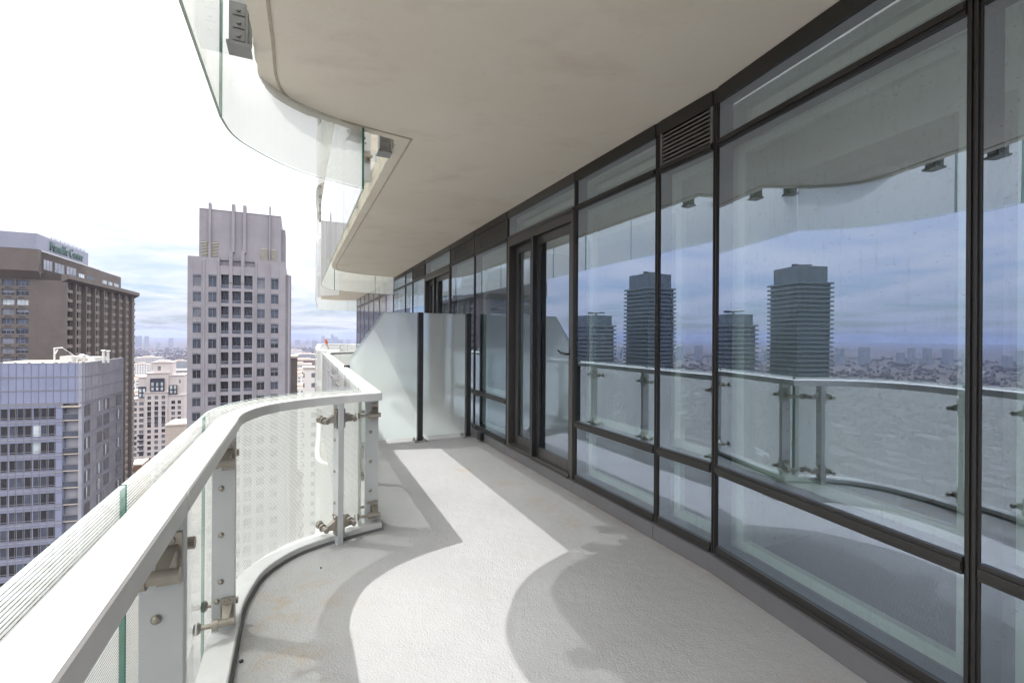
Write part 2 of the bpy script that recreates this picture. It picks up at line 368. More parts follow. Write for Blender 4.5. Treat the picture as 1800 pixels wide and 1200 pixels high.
# paths ---------------------------------------------------------------
def crom(pts, k=4):
    res = []
    for i in range(len(pts) - 1):
        p0 = Vector(pts[max(i - 1, 0)]); p1 = Vector(pts[i]); p2 = Vector(pts[i + 1]); p3 = Vector(pts[min(i + 2, len(pts) - 1)])
        for j in range(k):
            t = j / k
            q = 0.5 * ((2 * p1) + (p2 - p0) * t + (2 * p0 - 5 * p1 + 4 * p2 - p3) * t * t + (3 * p1 - p0 - 3 * p2 + p3) * t ** 3)
            res.append((q.x, q.y))
    res.append(tuple(pts[-1])); return res
class Path:
    def __init__(s, pts):
        s.p = [Vector(q) for q in pts]; n = len(s.p); s.s = [0.0]
        for i in range(1, n): s.s.append(s.s[-1] + (s.p[i] - s.p[i - 1]).length)
        sn = []
        for i in range(n - 1):
            d = (s.p[i + 1] - s.p[i]).normalized(); sn.append(Vector((-d.y, d.x)))
        s.n = []
        for i in range(n):
            a = sn[max(i - 1, 0)]; c = sn[min(i, n - 2)]; m_ = (a + c)
            m_ = m_.normalized(); s.n.append(m_ / max(0.35, m_.dot(c)))
        s.len = s.s[-1]
    def at(s, q):
        q = min(max(q, 0), s.len - 1e-6)
        for i in range(len(s.p) - 1):
            if s.s[i + 1] >= q:
                k = (q - s.s[i]) / (s.s[i + 1] - s.s[i]); return s.p[i].lerp(s.p[i + 1], k), s.n[i].lerp(s.n[i + 1], k), (s.p[i + 1] - s.p[i]).normalized()
    def near(s, x, y):
        best = None; q = Vector((x, y))
        for i in range(len(s.p) - 1):
            d = s.p[i + 1] - s.p[i]; k = min(1, max(0, (q - s.p[i]).dot(d) / d.length_squared)); e = (s.p[i] + d * k - q).length
            if best is None or e < best[0]: best = (e, s.s[i] + k * d.length)
        return best[1]
    def cut(s, a, c):
        r = [s.at(a)[:2]] + [(s.p[i], s.n[i]) for i in range(len(s.p)) if a + 1e-4 < s.s[i] < c - 1e-4] + [s.at(c)[:2]]
        return r
    def off(s, o): return Path([tuple(p + n * o) for p, n in zip(s.p, s.n)])
def sweep(mb, pn, prof, mis=None):
    n = len(prof); rings = []
    for p, nn in pn: rings.append([(p.x + nn.x * o, p.y + nn.y * o, z) for o, z in prof])
    k = len(mb.v)
    for r in rings: mb.v += r
    for i in range(len(rings) - 1):
        for j in range(n):
            mb.f.append([k + i * n + j, k + i * n + (j + 1) % n, k + (i + 1) * n + (j + 1) % n, k + (i + 1) * n + j]); mb.mi.append(mis[j] if mis else 0)
    e = mis[-1] if mis else 0
    mb.f.append([k + j for j in range(n)][::-1]); mb.mi.append(e)
    mb.f.append([k + (len(rings) - 1) * n + j for j in range(n)]); mb.mi.append(e)

LH = 3.187                       # storey height
CEIL = 2.987
FARCURVE = [(-3.983, 9.964), (-4.17, 10.45), (-4.24, 10.85), (-4.12, 11.22), (-3.80, 11.62), (-3.40, 11.93), (-3.10, 12.10)]
cap_pts = [(0.85, -2.42)] + crom([(-1.32, 2.19), (-1.41, 2.38), (-1.447, 2.53), (-1.452, 2.68), (-1.425, 2.80), (-1.365, 2.92), (-1.289, 3.03), (-1.152, 3.165), (-0.944, 3.321)], 3) + crom(FARCURVE, 3)
curb_pts = [(0.89, -2.42)] + crom([(-1.335, 2.263), (-1.389, 2.379), (-1.433, 2.535), (-1.462, 2.71), (-1.433, 2.884), (-1.358, 3.037), (-1.194, 3.208), (-0.955, 3.40)], 3) + crom([(x + 0.04, y + 0.02) for x, y in FARCURVE], 3)
UFAR = [(-3.961, 9.973), (-4.13, 10.45), (-4.19, 10.85), (-4.08, 11.22), (-3.78, 11.62), (-3.40, 11.95), (-3.10, 12.10)]
slab_pts = [(0.89, -2.42)] + crom([(-1.238, 2.1), (-1.361, 2.376), (-1.504, 2.687), (-1.555, 2.909), (-1.510, 3.08), (-1.399, 3.24), (-1.139, 3.445), (-0.915, 3.60)], 4) + crom(UFAR, 3)
ug_pts = [(0.77, -2.42)] + crom([(-1.448, 2.261), (-1.51, 2.45), (-1.515, 2.623), (-1.457, 2.901), (-1.346, 3.106), (-1.223, 3.243), (-1.101, 3.367)], 4) + crom([(-4.018, 9.58), (-4.28, 10.3), (-4.33, 10.85), (-4.20, 11.3), (-3.85, 11.72), (-3.45, 12.05), (-3.18, 12.2)], 3)
CAP, CURB, SLAB, UG = Path(cap_pts), Path(curb_pts), Path(slab_pts), Path(ug_pts)

# ------------------------------------------------------------------ facade lines
MU = [(2.44, -1.69), (1.997, 0.157), (1.637, 1.612), (1.261, 2.818), (1.038, 3.269), (0.57, 4.225), (-0.084, 5.592), (-0.576, 6.625),
      (-1.063, 7.684), (-1.747, 9.244), (-2.212, 10.212), (-2.547, 10.887), (-3.189, 12.236)]
# straighten the far run (all these mullions lie on one line, n = 2.343)
A = Vector((-0.427, 0.9042)); B = Vector((0.9042, 0.427))
for i in range(3, len(MU)):
    q = Vector(MU[i]); n_ = 2.343; MU[i] = tuple(B * n_ + A * q.dot(A))
facade_in = [tuple(Vector(p) + Vector((0.10, 0.04))) for p in MU]

# ================================================================== DECK AND SOFFITS
def deck_poly(path, o, far=True):
    return [tuple(p + n * o) for p, n in zip(path.p, path.n)] + [tuple(p) for p in facade_in[::-1]]
mb = MB(); mb.prism(deck_poly(CURB, 0.03), -0.2, 0.0, 0)
tag(mb.build('balcony_floor', 'deck_paint'), 'light grey painted concrete balcony floor with rust marks', 'floor', kind='structure')

def soffit(z, label):
    # fine steps so the cast edge is slightly ragged
    q = 0; pts = []; rr = random.Random(3)
    Ls = SLAB.len; s_ = 0.0
    while s_ < Ls:
        p, n, _ = SLAB.at(s_)
        near = (p - Vector((-1.2, 2.7))).length < 2.6
        pts.append(tuple(p + n * (rr.uniform(-0.008, 0.006) if near else 0)))
        nxt = [v for v in SLAB.s if v > s_ + 1e-4]
        s_ = min(s_ + (0.045 if near else 0.4), nxt[0]) if nxt else Ls
    pts.append(tuple(SLAB.p[-1]))
    root = thing('balcony_slab', (0, 4, z), label, 'slab')
    mb = MB(); mb.prism(pts + [tuple(p) for p in facade_in[::-1]], z, z + 0.2, 1, 1, 0)
    mb.build('slab', ['soffit', 'slab_edge'], root, (0, 4, z))
    mb = MB(); sweep(mb, SLAB.cut(0.0, SLAB.len), [(-0.10, z - 0.006), (-0.085, z - 0.006), (-0.085, z + 0.004), (-0.10, z + 0.004)])
    mb.build('drip_edge', 'drip_trim', root, (0, 4, z))
soffit(CEIL, 'beige concrete slab overhead, its wavy edge closest to the viewer')
soffit(CEIL + LH, 'beige concrete slab added one storey above the overhead slab to block sky and sun')  # added storey, keeps sky and sun off the upper railing

# ================================================================== RAILINGS
def clamp_mesh(side, reach):
    """stainless spider clamp; local: x outward, y along, z up; sits on post face at y=0 and reaches to glass at x=reach"""
    mb = MB(); sg = side
    mb.box(-0.027, 0.027, min(0, sg * 0.010), max(0, sg * 0.010), -0.066, 0.066)
    for zz in (-0.048, 0.048):
        mb.cyl((0.0, sg * 0.010, zz), (0.0, sg * 0.014, zz), 0.014, 0.012, 14)
        mb.cyl((0.0, sg * 0.014, zz), (0.0, sg * 0.0155, zz), 0.005, 0.005, 6)
    # gusset
    mb.hexa([(-0.020, sg * 0.01, -0.030), (0.020, sg * 0.01, -0.030), (0.016, sg * 0.072, -0.024), (-0.010, sg * 0.072, -0.024),
             (-0.020, sg * 0.01, 0.036), (0.020, sg * 0.01, 0.036), (0.016, sg * 0.072, -0.002), (-0.010, sg * 0.072, -0.002)])
    mb.cyl((-0.035, sg * 0.075, -0.014), (0.030, sg * 0.075, -0.014), 0.017, 0.017, 16)
    mb.cyl((0.030, sg * 0.075, -0.014), (0.052, sg * 0.075, -0.014), 0.025, 0.025, 18)
    mb.cyl((0.052, sg * 0.075, -0.014), (reach - 0.014, sg * 0.075, -0.014), 0.011, 0.011, 12)
    mb.cyl((reach - 0.014, sg * 0.075, -0.014), (reach - 0.002, sg * 0.075, -0.014), 0.018, 0.027, 18)
    mb.cyl((reach + 0.014, sg * 0.075, -0.014), (reach + 0.020, sg * 0.075, -0.014), 0.027, 0.020, 18)
    me = mb.build('clamp', 'stainless').data
    o = bpy.data.objects['clamp']; 
    return me
def strip_proto(o):
    me = o.data; bpy.data.objects.remove(o); return me
def proto(mb, name, mats, smooth=False):
    o = mb.build(name, mats, smooth=smooth); me = o.data; bpy.data.objects.remove(o); return me
def inst(name, me, parent, mtx):
    o = bpy.data.objects.new(name, me); COL.objects.link(o); o.parent = parent; o.matrix_local = mtx; return o
_mb = MB(); _mb.cyl((0, 0, 0), (0, -0.003, 0), 0.0125, 0.0125, 14); _mb.ball((0, -0.003, 0), 0.011, 12, squash=0.7, half=(0, -1, 0))
BOLT = proto(_mb, 'bolt', 'stainless', True)

def railing(label, group, z0, cap, curb, glass, posts, cap_joints, glass_joints, post_o=0.0, detail=5, edge='glass_edge', do_curb=True, feet=99):
    base = cap.at(cap.len * 0.5)[0]; org = (base.x, base.y, z0)
    root = thing('glass_railing', org, label, 'railing', group)
    # cap rail pieces
    prof = [(0.0, 0.975), (0.131, 0.980), (0.133, 0.990), (0.114, 1.014), (0.080, 1.030), (0.036, 1.036), (0.004, 1.032), (0.0, 1.026)]
    js = [0.0] + cap_joints + [cap.len]
    for a, c in zip(js[:-1], js[1:]):
        mb = MB(); sweep(mb, cap.cut(a + (0.003 if a else 0), c - 0.003), [(o, z0 + z) for o, z in prof])
        o = mb.build('cap_rail', 'white_aluminium', root, org)
    # glass
    gz = [(0.0, -0.657), (0.012, -0.657), (0.012, 1.055), (0.0, 1.055)]
    js = [0.0] + glass_joints + [glass.len]
    for a, c in zip(js[:-1], js[1:]):
        mb = MB(); pn = glass.cut(a + (0.005 if a else 0), c - (0.005 if c < glass.len else 0))
        rings = [[(p.x + n.x * o, p.y + n.y * o, z0 + z) for o, z in gz] for p, n in pn]
        k = 0; mb.v = [q for r in rings for q in r]
        for i in range(len(rings) - 1):
            for j, mi in zip(range(4), (2, 1, 2, 0)):
                mb.f.append([i * 4 + j, i * 4 + (j + 1) % 4, i * 4 + 4 + (j + 1) % 4, i * 4 + 4 + j]); mb.mi.append(mi)
        e = 4 * (len(rings) - 1)
        mb.f += [[3, 2, 1, 0], [e, e + 1, e + 2, e + 3]]; mb.mi += [3, 3]
        mb.build('glass_panel', ['guard_clear', 'guard_frit', 'glass_edge_pale', edge], root, org)
    # curb
    if do_curb:
        mb = MB(); sweep(mb, curb.cut(0, curb.len), [(0.006, z0 - 0.0), (0.125, z0 - 0.0), (0.125, z0 + 0.044), (0.012, z0 + 0.050), (0.006, z0 + 0.046)])
        cb = mb.build('curb', 'white_aluminium', root, org)
        mb = MB(); sweep(mb, curb.cut(0, curb.len), [(-0.007, z0 - 0.001), (0.006, z0 - 0.001), (0.006, z0 + 0.016), (-0.003, z0 + 0.016)])  # thin grey strip: shade at the curb's inner foot put in as colour
        mb.build('shadow_strip', 'curb_shadow_strip', cb)
        cb.children[0].data.transform(Matrix.Translation((-org[0], -org[1], -org[2])))
    # posts
    for k, s_ in enumerate(posts):
        p, n, d = cap.at(s_); nn = Vector((-d.y, d.x)); fr = frame((p.x, p.y), (d.x, d.y))
        mb = MB(); mb.fbox(fr, -0.020, 0.020, post_o + 0.004, post_o + 0.100, z0 - (0.21 if k < feet else 0.12), z0 + 0.978)
        po = bevel(mb.build('post', 'post_aluminium', root, org), 0.003)
        gd = Vector((p.x, p.y)); gs = glass.near(p.x + nn.x * 0.14, p.y + nn.y * 0.14); gp = glass.at(gs)[0]
        if k < detail:
            X = Vector((nn.x, nn.y, 0)); Y = Vector((d.x, d.y, 0))
            rot = Matrix(((X.x, Y.x, 0, 0), (X.y, Y.y, 0, 0), (0, 0, 1, 0), (0, 0, 0, 1)))
            lp = Vector((p.x - org[0], p.y - org[1], 0))
            for side in (-1, 1):
                for zc in (0.872, 0.135):
                    c0 = lp + X * (post_o + 0.034) + Y * (side * 0.020) + Vector((0, 0, zc))
                    tip = c0 + Y * side * 0.075
                    wp = Vector((tip.x + org[0], tip.y + org[1])); gq = glass.near(wp.x + nn.x * 0.12, wp.y + nn.y * 0.12); gpt = glass.at(gq)[0]
                    reach = max(0.075, (gpt - wp).dot(nn)); reach = min(reach, 0.19)
                    o = bpy.data.objects.new('clamp', CL(side, round(reach, 3))); COL.objects.link(o); o.parent = po
                    o.matrix_local = Matrix.Translation(c0) @ rot
                for zb in (0.72, 0.50, 0.28, 0.19):
                    inst('bolt', BOLT, po, Matrix.Translation(lp + X * (post_o + (0.062 if zb > 0.2 else 0.078)) + Y * (side * 0.020) + Vector((0, 0, zb))) @ rot @ (Matrix.Rotation(math.pi, 4, 'Z') if side > 0 else Matrix.Identity(4)))
        if k < feet:
            mb = MB(); mb.fbox(fr, -0.045, 0.045, post_o + 0.02, post_o + 0.105, z0 - 0.228, z0 - 0.02)
            mb.fbox(fr, -0.060, 0.060, post_o + 0.005, post_o + 0.115, z0 - 0.246, z0 - 0.230)
            for sd in (-1, 1):
                for q in range(3):
                    zc = z0 - 0.194 + q * 0.066
                    a0, a1 = sorted((sd * 0.045, sd * 0.052))
                    mb.fbox(fr, a0, a1, post_o + 0.034, post_o + 0.088, zc - 0.026, zc + 0.026)
                    c = fr(sd * 0.052, post_o + 0.061, zc); e = fr(sd * 0.064, post_o + 0.061, zc); mb.cyl(c, e, 0.012, 0.012, 6)
            mb.build('foot_bracket', 'zinc_plate', root, org)
    return root
_cl = {}
def CL(side, reach):
    key = (side, reach)
    if key not in _cl:
        before = set(bpy.data.objects); clm = clamp_mesh(side, reach)
        for o in set(bpy.data.objects) - before: bpy.data.objects.remove(o)
        _cl[key] = clm
    return _cl[key]

kink = CAP.near(-0.944, 3.321)
lposts = [CAP.near(*q) for q in ((-0.868, 1.205), (-1.325, 2.20), (-1.175, 3.145), (-1.015, 3.475))]
near_back = [CAP.near(*q) for q in ((-0.45, 0.33), (0.0, -0.62), (0.42, -1.52))]
far_posts = []; s_ = CAP.near(-1.015, 3.475) + 1.12
while s_ < CAP.len - 0.2: far_posts.append(s_); s_ += 1.12
cj = sorted([CAP.near(-0.02, -0.58), CAP.near(-0.868, 1.214), CAP.near(-1.325, 2.205), CAP.near(-1.425, 2.80), kink, kink + 2.3, kink + 4.6, CAP.near(-3.983, 9.964)])
GL = CAP.off(0.142)
gj = sorted([GL.near(-0.12, -0.65), GL.near(-1.005, 1.19), GL.near(-1.48, 2.22), GL.near(-1.13, 3.42)] + [GL.near(*CAP.at(q)[0]) + 0.08 for q in far_posts[0::1]])
railing('white-lined glass railing with white cap rail around the nearest curved balcony edge', None, 0.0, CAP, CURB, GL, lposts + near_back[:1] + far_posts + near_back[1:], cj, gj, 0.0, 9)

UCAP = SLAB.off(0.055)
uk = UCAP.near(-0.98, 3.55)
uposts = [UCAP.near(*q) for q in ((-1.40, 2.42), (-1.20, 3.47), (-1.04, 3.78), (-0.87, 1.15), (-0.4, 0.15))]
s_ = UCAP.near(-1.04, 3.78) + 1.15; ufp = []
while s_ < UCAP.len - 0.2: ufp.append(s_); s_ += 1.12
ugj = sorted([UG.near(-1.448, 2.261), UG.near(-0.98, 1.27), UG.near(-0.55, 0.3), UG.near(-1.10, 3.367)] + [UG.near(*UCAP.at(q)[0]) + 0.08 for q in ufp])
ucj = sorted([UCAP.near(-0.98, 1.2), uk, uk + 2.3, uk + 4.6])
railing('white-lined glass railing hanging below the edge of the overhead slab', None, LH, UCAP, UCAP, UG, uposts + ufp, ucj, ugj, -0.05, 8, do_curb=False, feet=5)
railing('white-lined glass railing two storeys up, above the overhead railing', None, 2 * LH, UCAP, UCAP, UG, uposts + ufp, ucj, ugj, -0.05, 0, do_curb=False, feet=5)

# ================================================================== CURTAIN WALL
cw_org = (1.0, 4.0, 0.0)
CW = thing('curtain_wall', cw_org, 'dark framed reflective glass wall along the right side of the balcony', 'glass wall')
def bay_type(i): return {1: 'awning', 3: 'louver', 5: 'door', 6: 'louver', 7: 'louver', 8: 'door', 9: 'louver'}.get(i, 'window')
for i, p in enumerate(MU):
    d = (Vector(MU[min(i + 1, len(MU) - 1)]) - Vector(MU[max(i - 1, 0)])).normalized(); fr = frame(p, d)
    mb = MB(); mb.fbox(fr, -0.023, 0.023, -0.11, 0.006, 0.112, CEIL - 0.002)
    mb.fbox(fr, -0.015, -0.004, 0.006, 0.014, 0.112, CEIL - 0.095); mb.fbox(fr, 0.004, 0.015, 0.006, 0.014, 0.112, CEIL - 0.095)
    bevel(mb.build('mullion', 'frame_dark', CW, cw_org), 0.002)
def ring(mb, fr, t0, t1, o0, o1, z0, z1, wd, mi=0):
    mb.fbox(fr, t0, t0 + wd, o0, o1, z0, z1, mi); mb.fbox(fr, t1 - wd, t1, o0, o1, z0, z1, mi)
    mb.fbox(fr, t0 + wd, t1 - wd, o0, o1, z0, z0 + wd, mi); mb.fbox(fr, t0 + wd, t1 - wd, o0, o1, z1 - wd, z1, mi)
def pane(fr, t0, t1, z0, z1, parent, mat='facade_glass', o=0.0, tilt=0.0):
    mb = MB(); g = 0.012
    v = [fr(t0, o - g, z0), fr(t1, o - g, z0), fr(t1, o + tilt, z0), fr(t0, o, z0), fr(t0, o - g, z1), fr(t1, o - g, z1), fr(t1, o + tilt, z1), fr(t0, o, z1)]
    mb.add(v, [(3, 2, 1, 0), (4, 5, 6, 7), (0, 1, 5, 4), (1, 2, 6, 5), (3, 0, 4, 7)], 1); mb.add([v[2], v[3], v[7], v[6]], [(0, 1, 2, 3)], 0)
    c = [sum(q[k] for q in v) / 8 for k in range(3)]
    o_ = mb.build('pane', [mat, 'pane_back'], parent, cw_org)
    return o_
for i in range(len(MU) - 1):
    p, q = Vector(MU[i]), Vector(MU[i + 1]); d = q - p; W = d.length; fr = frame(p, d); T0, T1 = 0.024, W - 0.024; ty = bay_type(i)
    rr = random.Random(i)
    mb = MB(); mb.fbox(fr, 0.002, W - 0.002, -0.02, 0.034, 0.002, 0.108)
    mb.fbox(fr, 0.002, W - 0.002, -0.02, 0.042, 0.108, 0.114)
    bevel(mb.build('sill_panel', 'sill_grey', CW, cw_org), 0.002)
    fm = MB()
    fm.fbox(fr, T0, T1, -0.09, 0.012, CEIL - 0.10, CEIL - 0.003)                       # head
    fm.fbox(fr, T0, T1, -0.09, 0.012, 2.612, 2.664); fm.fbox(fr, T0, T1, 0.012, 0.024, 2.628, 2.648)
    zones = [(2.664, CEIL - 0.10)]
    if ty != 'door':
        fm.fbox(fr, T0, T1, -0.09, 0.014, 0.114, 0.172); fm.fbox(fr, T0, T1, 0.014, 0.022, 0.114, 0.136)
        fm.fbox(fr, T0, T1, -0.09, 0.014, 0.605, 0.668); fm.fbox(fr, T0, T1, 0.014, 0.022, 0.622, 0.652)
        zones += [(0.668, 2.612), (0.172, 0.605)]
        wf = fm.build('window', 'frame_dark', CW, cw_org); bevel(wf, 0.002)
        if ty == 'louver':
            lm = MB(); z0, z1 = zones.pop(0)
            lm.fbox(fr, T0, T0 + 0.02, -0.05, 0.008, z0, z1); lm.fbox(fr, T1 - 0.02, T1, -0.05, 0.008, z0, z1)
            n_ = 8
            for k in range(n_):
                zc = z0 + 0.006 + (z1 - z0) * k / n_
                lm.hexa([fr(T0 + 0.02, -0.014, zc + 0.004), fr(T1 - 0.02, -0.014, zc + 0.004), fr(T1 - 0.02, 0.004, zc), fr(T0 + 0.02, 0.004, zc),
                         fr(T0 + 0.02, -0.014, zc + 0.013), fr(T1 - 0.02, -0.014, zc + 0.013), fr(T1 - 0.02, 0.004, zc + 0.012), fr(T0 + 0.02, 0.004, zc + 0.012)])
            lo = lm.build('louver', 'louver_dark', CW, cw_org)
            vm = MB(); vm.fbox(fr, T0, T1, -0.13, -0.088, z0, z1); vm.build('backing', 'black_void', lo, cw_org)
        for z0, z1 in zones: pane(fr, T0, T1, z0, z1, wf, tilt=rr.uniform(-0.0015, 0.0015))
        im = MB()
        for z0, z1 in zones: ring(im, fr, T0 + 0.03, T1 - 0.03, -0.16, -0.115, z0 - 0.005, z1 + 0.005, 0.055)
        im.build('inner_frame', 'inner_white', wf, cw_org)
        if ty == 'awning':
            t = W * 0.49 if False else (p - q).length * 0.49
            hm = MB(); t = W * 0.50
            hm.fbox(fr, t - 0.05, t + 0.05, -0.172, -0.160, 0.205, 0.228)
            hm.cyl(fr(t, -0.165, 0.218), fr(t, -0.20, 0.262), 0.013, 0.011, 10); hm.cyl(fr(t, -0.20, 0.262), fr(t + 0.10, -0.21, 0.300), 0.011, 0.009, 10)
            hm.build('handle', 'inner_white', wf, cw_org)
    else:
        fm.fbox(fr, T0, T0 + 0.045, -0.10, 0.016, 0.114, 2.612); fm.fbox(fr, T1 - 0.045, T1, -0.10, 0.016, 0.114, 2.612)
        fm.fbox(fr, T0 + 0.045, T1 - 0.045, -0.10, 0.030, 0.114, 0.150); fm.fbox(fr, T0 + 0.045, T1 - 0.045, 0.030, 0.052, 0.114, 0.128)
        fm.fbox(fr, T0 + 0.045, T1 - 0.045, -0.10, 0.016, 2.535, 2.612)
        dr = fm.build('sliding_door', 'frame_door_lit', CW, cw_org); bevel(dr, 0.002)
        pane(fr, T0, T1, *zones[0], dr)
        im = MB(); ring(im, fr, T0 + 0.03, T1 - 0.03, -0.16, -0.115, 2.66, CEIL - 0.095, 0.05); im.build('inner_frame', 'inner_white', dr, cw_org)
        mid = W * 0.52
        for (a0, a1, oo) in ((T0 + 0.05, mid + 0.03, -0.018), (mid - 0.03, T1 - 0.05, -0.070)):
            sm = MB(); z0, z1 = 0.152, 2.530
            sm.fbox(fr, a0, a0 + 0.075, oo - 0.04, oo, z0, z1); sm.fbox(fr, a1 - 0.075, a1, oo - 0.04, oo, z0, z1)
            sm.fbox(fr, a0 + 0.075, a1 - 0.075, oo - 0.04, oo, z0, z0 + 0.10); sm.fbox(fr, a0 + 0.075, a1 - 0.075, oo - 0.04, oo, z1 - 0.085, z1)
            so = sm.build('sash', 'frame_door_lit', dr, cw_org); bevel(so, 0.003)
            pane(fr, a0 + 0.075, a1 - 0.075, z0 + 0.10, z1 - 0.085, dr, 'door_glass', oo - 0.014)
        im = MB(); im.fbox(fr, mid - 0.03, mid + 0.028, 0.0, 0.052, 0.155, 2.528); im.build('interlock_post', 'charcoal_post', dr, cw_org)
        hm = MB(); t = T0 + 0.085
        hm.fbox(fr, t - 0.016, t + 0.016, -0.018, -0.010, 1.22, 1.36)
        hm.cyl(fr(t, -0.012, 1.28), fr(t, 0.040, 1.28), 0.010, 0.010, 10); hm.cyl(fr(t, 0.038, 1.28), fr(t + 0.075, 0.046, 1.29), 0.011, 0.010, 10); hm.cyl(fr(t + 0.075, 0.046, 1.29), fr(t + 0.14, 0.040, 1.312), 0.010, 0.008, 10)
        hm.build('handle', 'charcoal_post', dr, cw_org)

# rooms behind the glass
room = thing('apartment_room', (3.5, 5, 0.1), 'pale empty apartment room seen dimly through the glass wall', 'room')
def shift(k): return [tuple(Vector(p) + (B if j > 2 else Vector((0.97, 0.22))) * k) for j, p in enumerate(MU)]
inn, back = shift(0.20), shift(5.0)
mb = MB(); mb.prism(inn + back[::-1], 0.02, 0.10); mb.build('floor', 'room_floor', room, (3.5, 5, 0.1))
mb = MB(); mb.prism(inn + back[::-1], 2.80, 2.95)
bk = shift(0.9)
mb.prism(shift(0.55) + bk[::-1], 2.50, 2.797); mb.build('ceiling', 'room_white', room, (3.5, 5, 0.1))
mb = MB(); mb.prism(back + shift(5.15)[::-1], 0.1, 2.80)
for k in (0, 3, 6, 12):
    f0 = frame(MU[k], B if k > 2 else Vector((0.97, 0.22))); mb.fbox(f0, 0.21, 5.0, -0.06, 0.06, 0.1, 2.80)
mb.build('wall', 'room_white', room, (3.5, 5, 0.1))

# the tower's own facade beyond the balcony, and the body of the tower
TF = thing('glass_facade', (-5, 16, 0), 'blue tinted glass facade continuing past the far end of the balcony', 'facade')
P12 = Vector(MU[-1]); fr = frame(P12, A); LEN = 8.4
nb = 7
for k in range(nb + 1):
    t = LEN * k / nb; mb = MB(); mb.fbox(fr, t - 0.025, t + 0.025, -0.08, 0.002, -60, 21); mb.build('mullion', 'mullion_grey', TF, (-5, 16, 0))
mb = MB()
for lv in range(-18, 7):
    z = lv * LH
    mb.fbox(fr, 0, LEN, -0.06, 0.004, z + 2.60, z + 2.68); mb.fbox(fr, 0, LEN, -0.06, 0.006, z - 0.20, z + 0.05)
mb.build('transom', 'mullion_grey', TF, (-5, 16, 0))
mb = MB(); mb.fbox(fr, 0.0, LEN, -0.05, -0.01, -60, 21); mb.build('glazing', 'spandrel_blue', TF, (-5, 16, 0))
mb = MB(); mb.fbox(fr, -24, LEN, -12, -5.2, -135, 24); mb.fbox(fr, 0.02, LEN, -5.2, -0.055, -135, 21.5); mb.fbox(fr, -18, 0.0, -5.2, 0.0, -135, -0.21)
mb.build('core_wall', 'pale_precast', TF, (-5, 16, 0))

# ================================================================== PRIVACY SCREEN
sp0 = Vector((-0.60, 6.60)); sd = (-B)
ps_org = (-1.27, 6.31, 0)
PS = thing('privacy_screen', ps_org, 'frosted glass screen on dark posts dividing the balcony beyond the door', 'screen')
fr = frame(sp0, sd)        # t runs from the facade outwards
def post_t(t):
    mb = MB(); mb.fbox(fr, t - 0.035, t + 0.035, -0.0, 0.07, 0.012, 1.765); o = bevel(mb.build('post', 'charcoal_post', PS, ps_org), 0.003)
    mb = MB(); mb.fbox(fr, t - 0.085, t + 0.085, -0.05, 0.12, 0.0, 0.012)
    for a in (-0.065, 0.065):
        for c in (-0.03, 0.10):
            mb.cyl(fr(t + a, c, 0.012), fr(t + a, c, 0.045), 0.008, 0.008, 6); mb.cyl(fr(t + a, c, 0.012), fr(t + a, c, 0.022), 0.014, 0.014, 6)
    mb.build('base_plate', 'zinc_plate', PS, ps_org)
post_t(0.05); post_t(0.745)
def screen_panel(poly):
    mb = MB(); n = len(poly)
    f0 = [fr(t, -0.020, z) for t, z in poly]; f1 = [fr(t, -0.008, z) for t, z in poly]
    mb.add(f0, [tuple(range(n))], 2); mb.add(f1, [tuple(range(n))[::-1]], 0)
    for i in range(n): mb.quad(f0[i], f0[(i + 1) % n], f1[(i + 1) % n], f1[i], 1)
    mb.build('glass_panel', ['frosted', 'glass_edge_pale', 'pane_back'], PS, ps_org)
screen_panel([(0.015, 0.05), (0.74, 0.05), (0.74, 1.76), (0.015, 1.76)])
screen_panel([(0.75, 0.05), (1.66, 0.05), (1.66, 1.14), (1.24, 1.76), (0.75, 1.76)])
mb = MB(); mb.fbox(fr, 1.66, 1.73, -0.03, 0.04, 0.0, 1.06); bevel(mb.build('end_post', 'charcoal_post', PS, ps_org), 0.003)

# outlet box on the sill
p, q = Vector(MU[6]), Vector(MU[7]); fr = frame(p, q - p); t = 0.72
mb = MB(); mb.fbox(fr, t - 0.055, t + 0.055, 0.036, 0.085, 0.03, 0.125); mb.fbox(fr, t - 0.060, t + 0.060, 0.085, 0.094, 0.025, 0.130)
c = fr(t, 0.09, 0.06)
o = bevel(mb.build('outlet_box', 'charcoal_post', None, c), 0.004); tag(o, 'small dark grey outlet box on the sill beside the frosted screen', 'outlet')

# grit on the deck
for (x, y, r, lab) in ((-1.19, 2.015, 0.009, 'tiny dark stone on the deck beside the nearest lower clamp shadow'), (-1.18, 2.83, 0.006, 'tiny dark stone on the deck inside the rounded railing corner')):
    mb = MB(); mb.ball((x, y, r * 0.6), r, 8, squash=0.7); tag(mb.build('stone', 'dark_seal', None, (x, y, 0)), lab, 'stone')

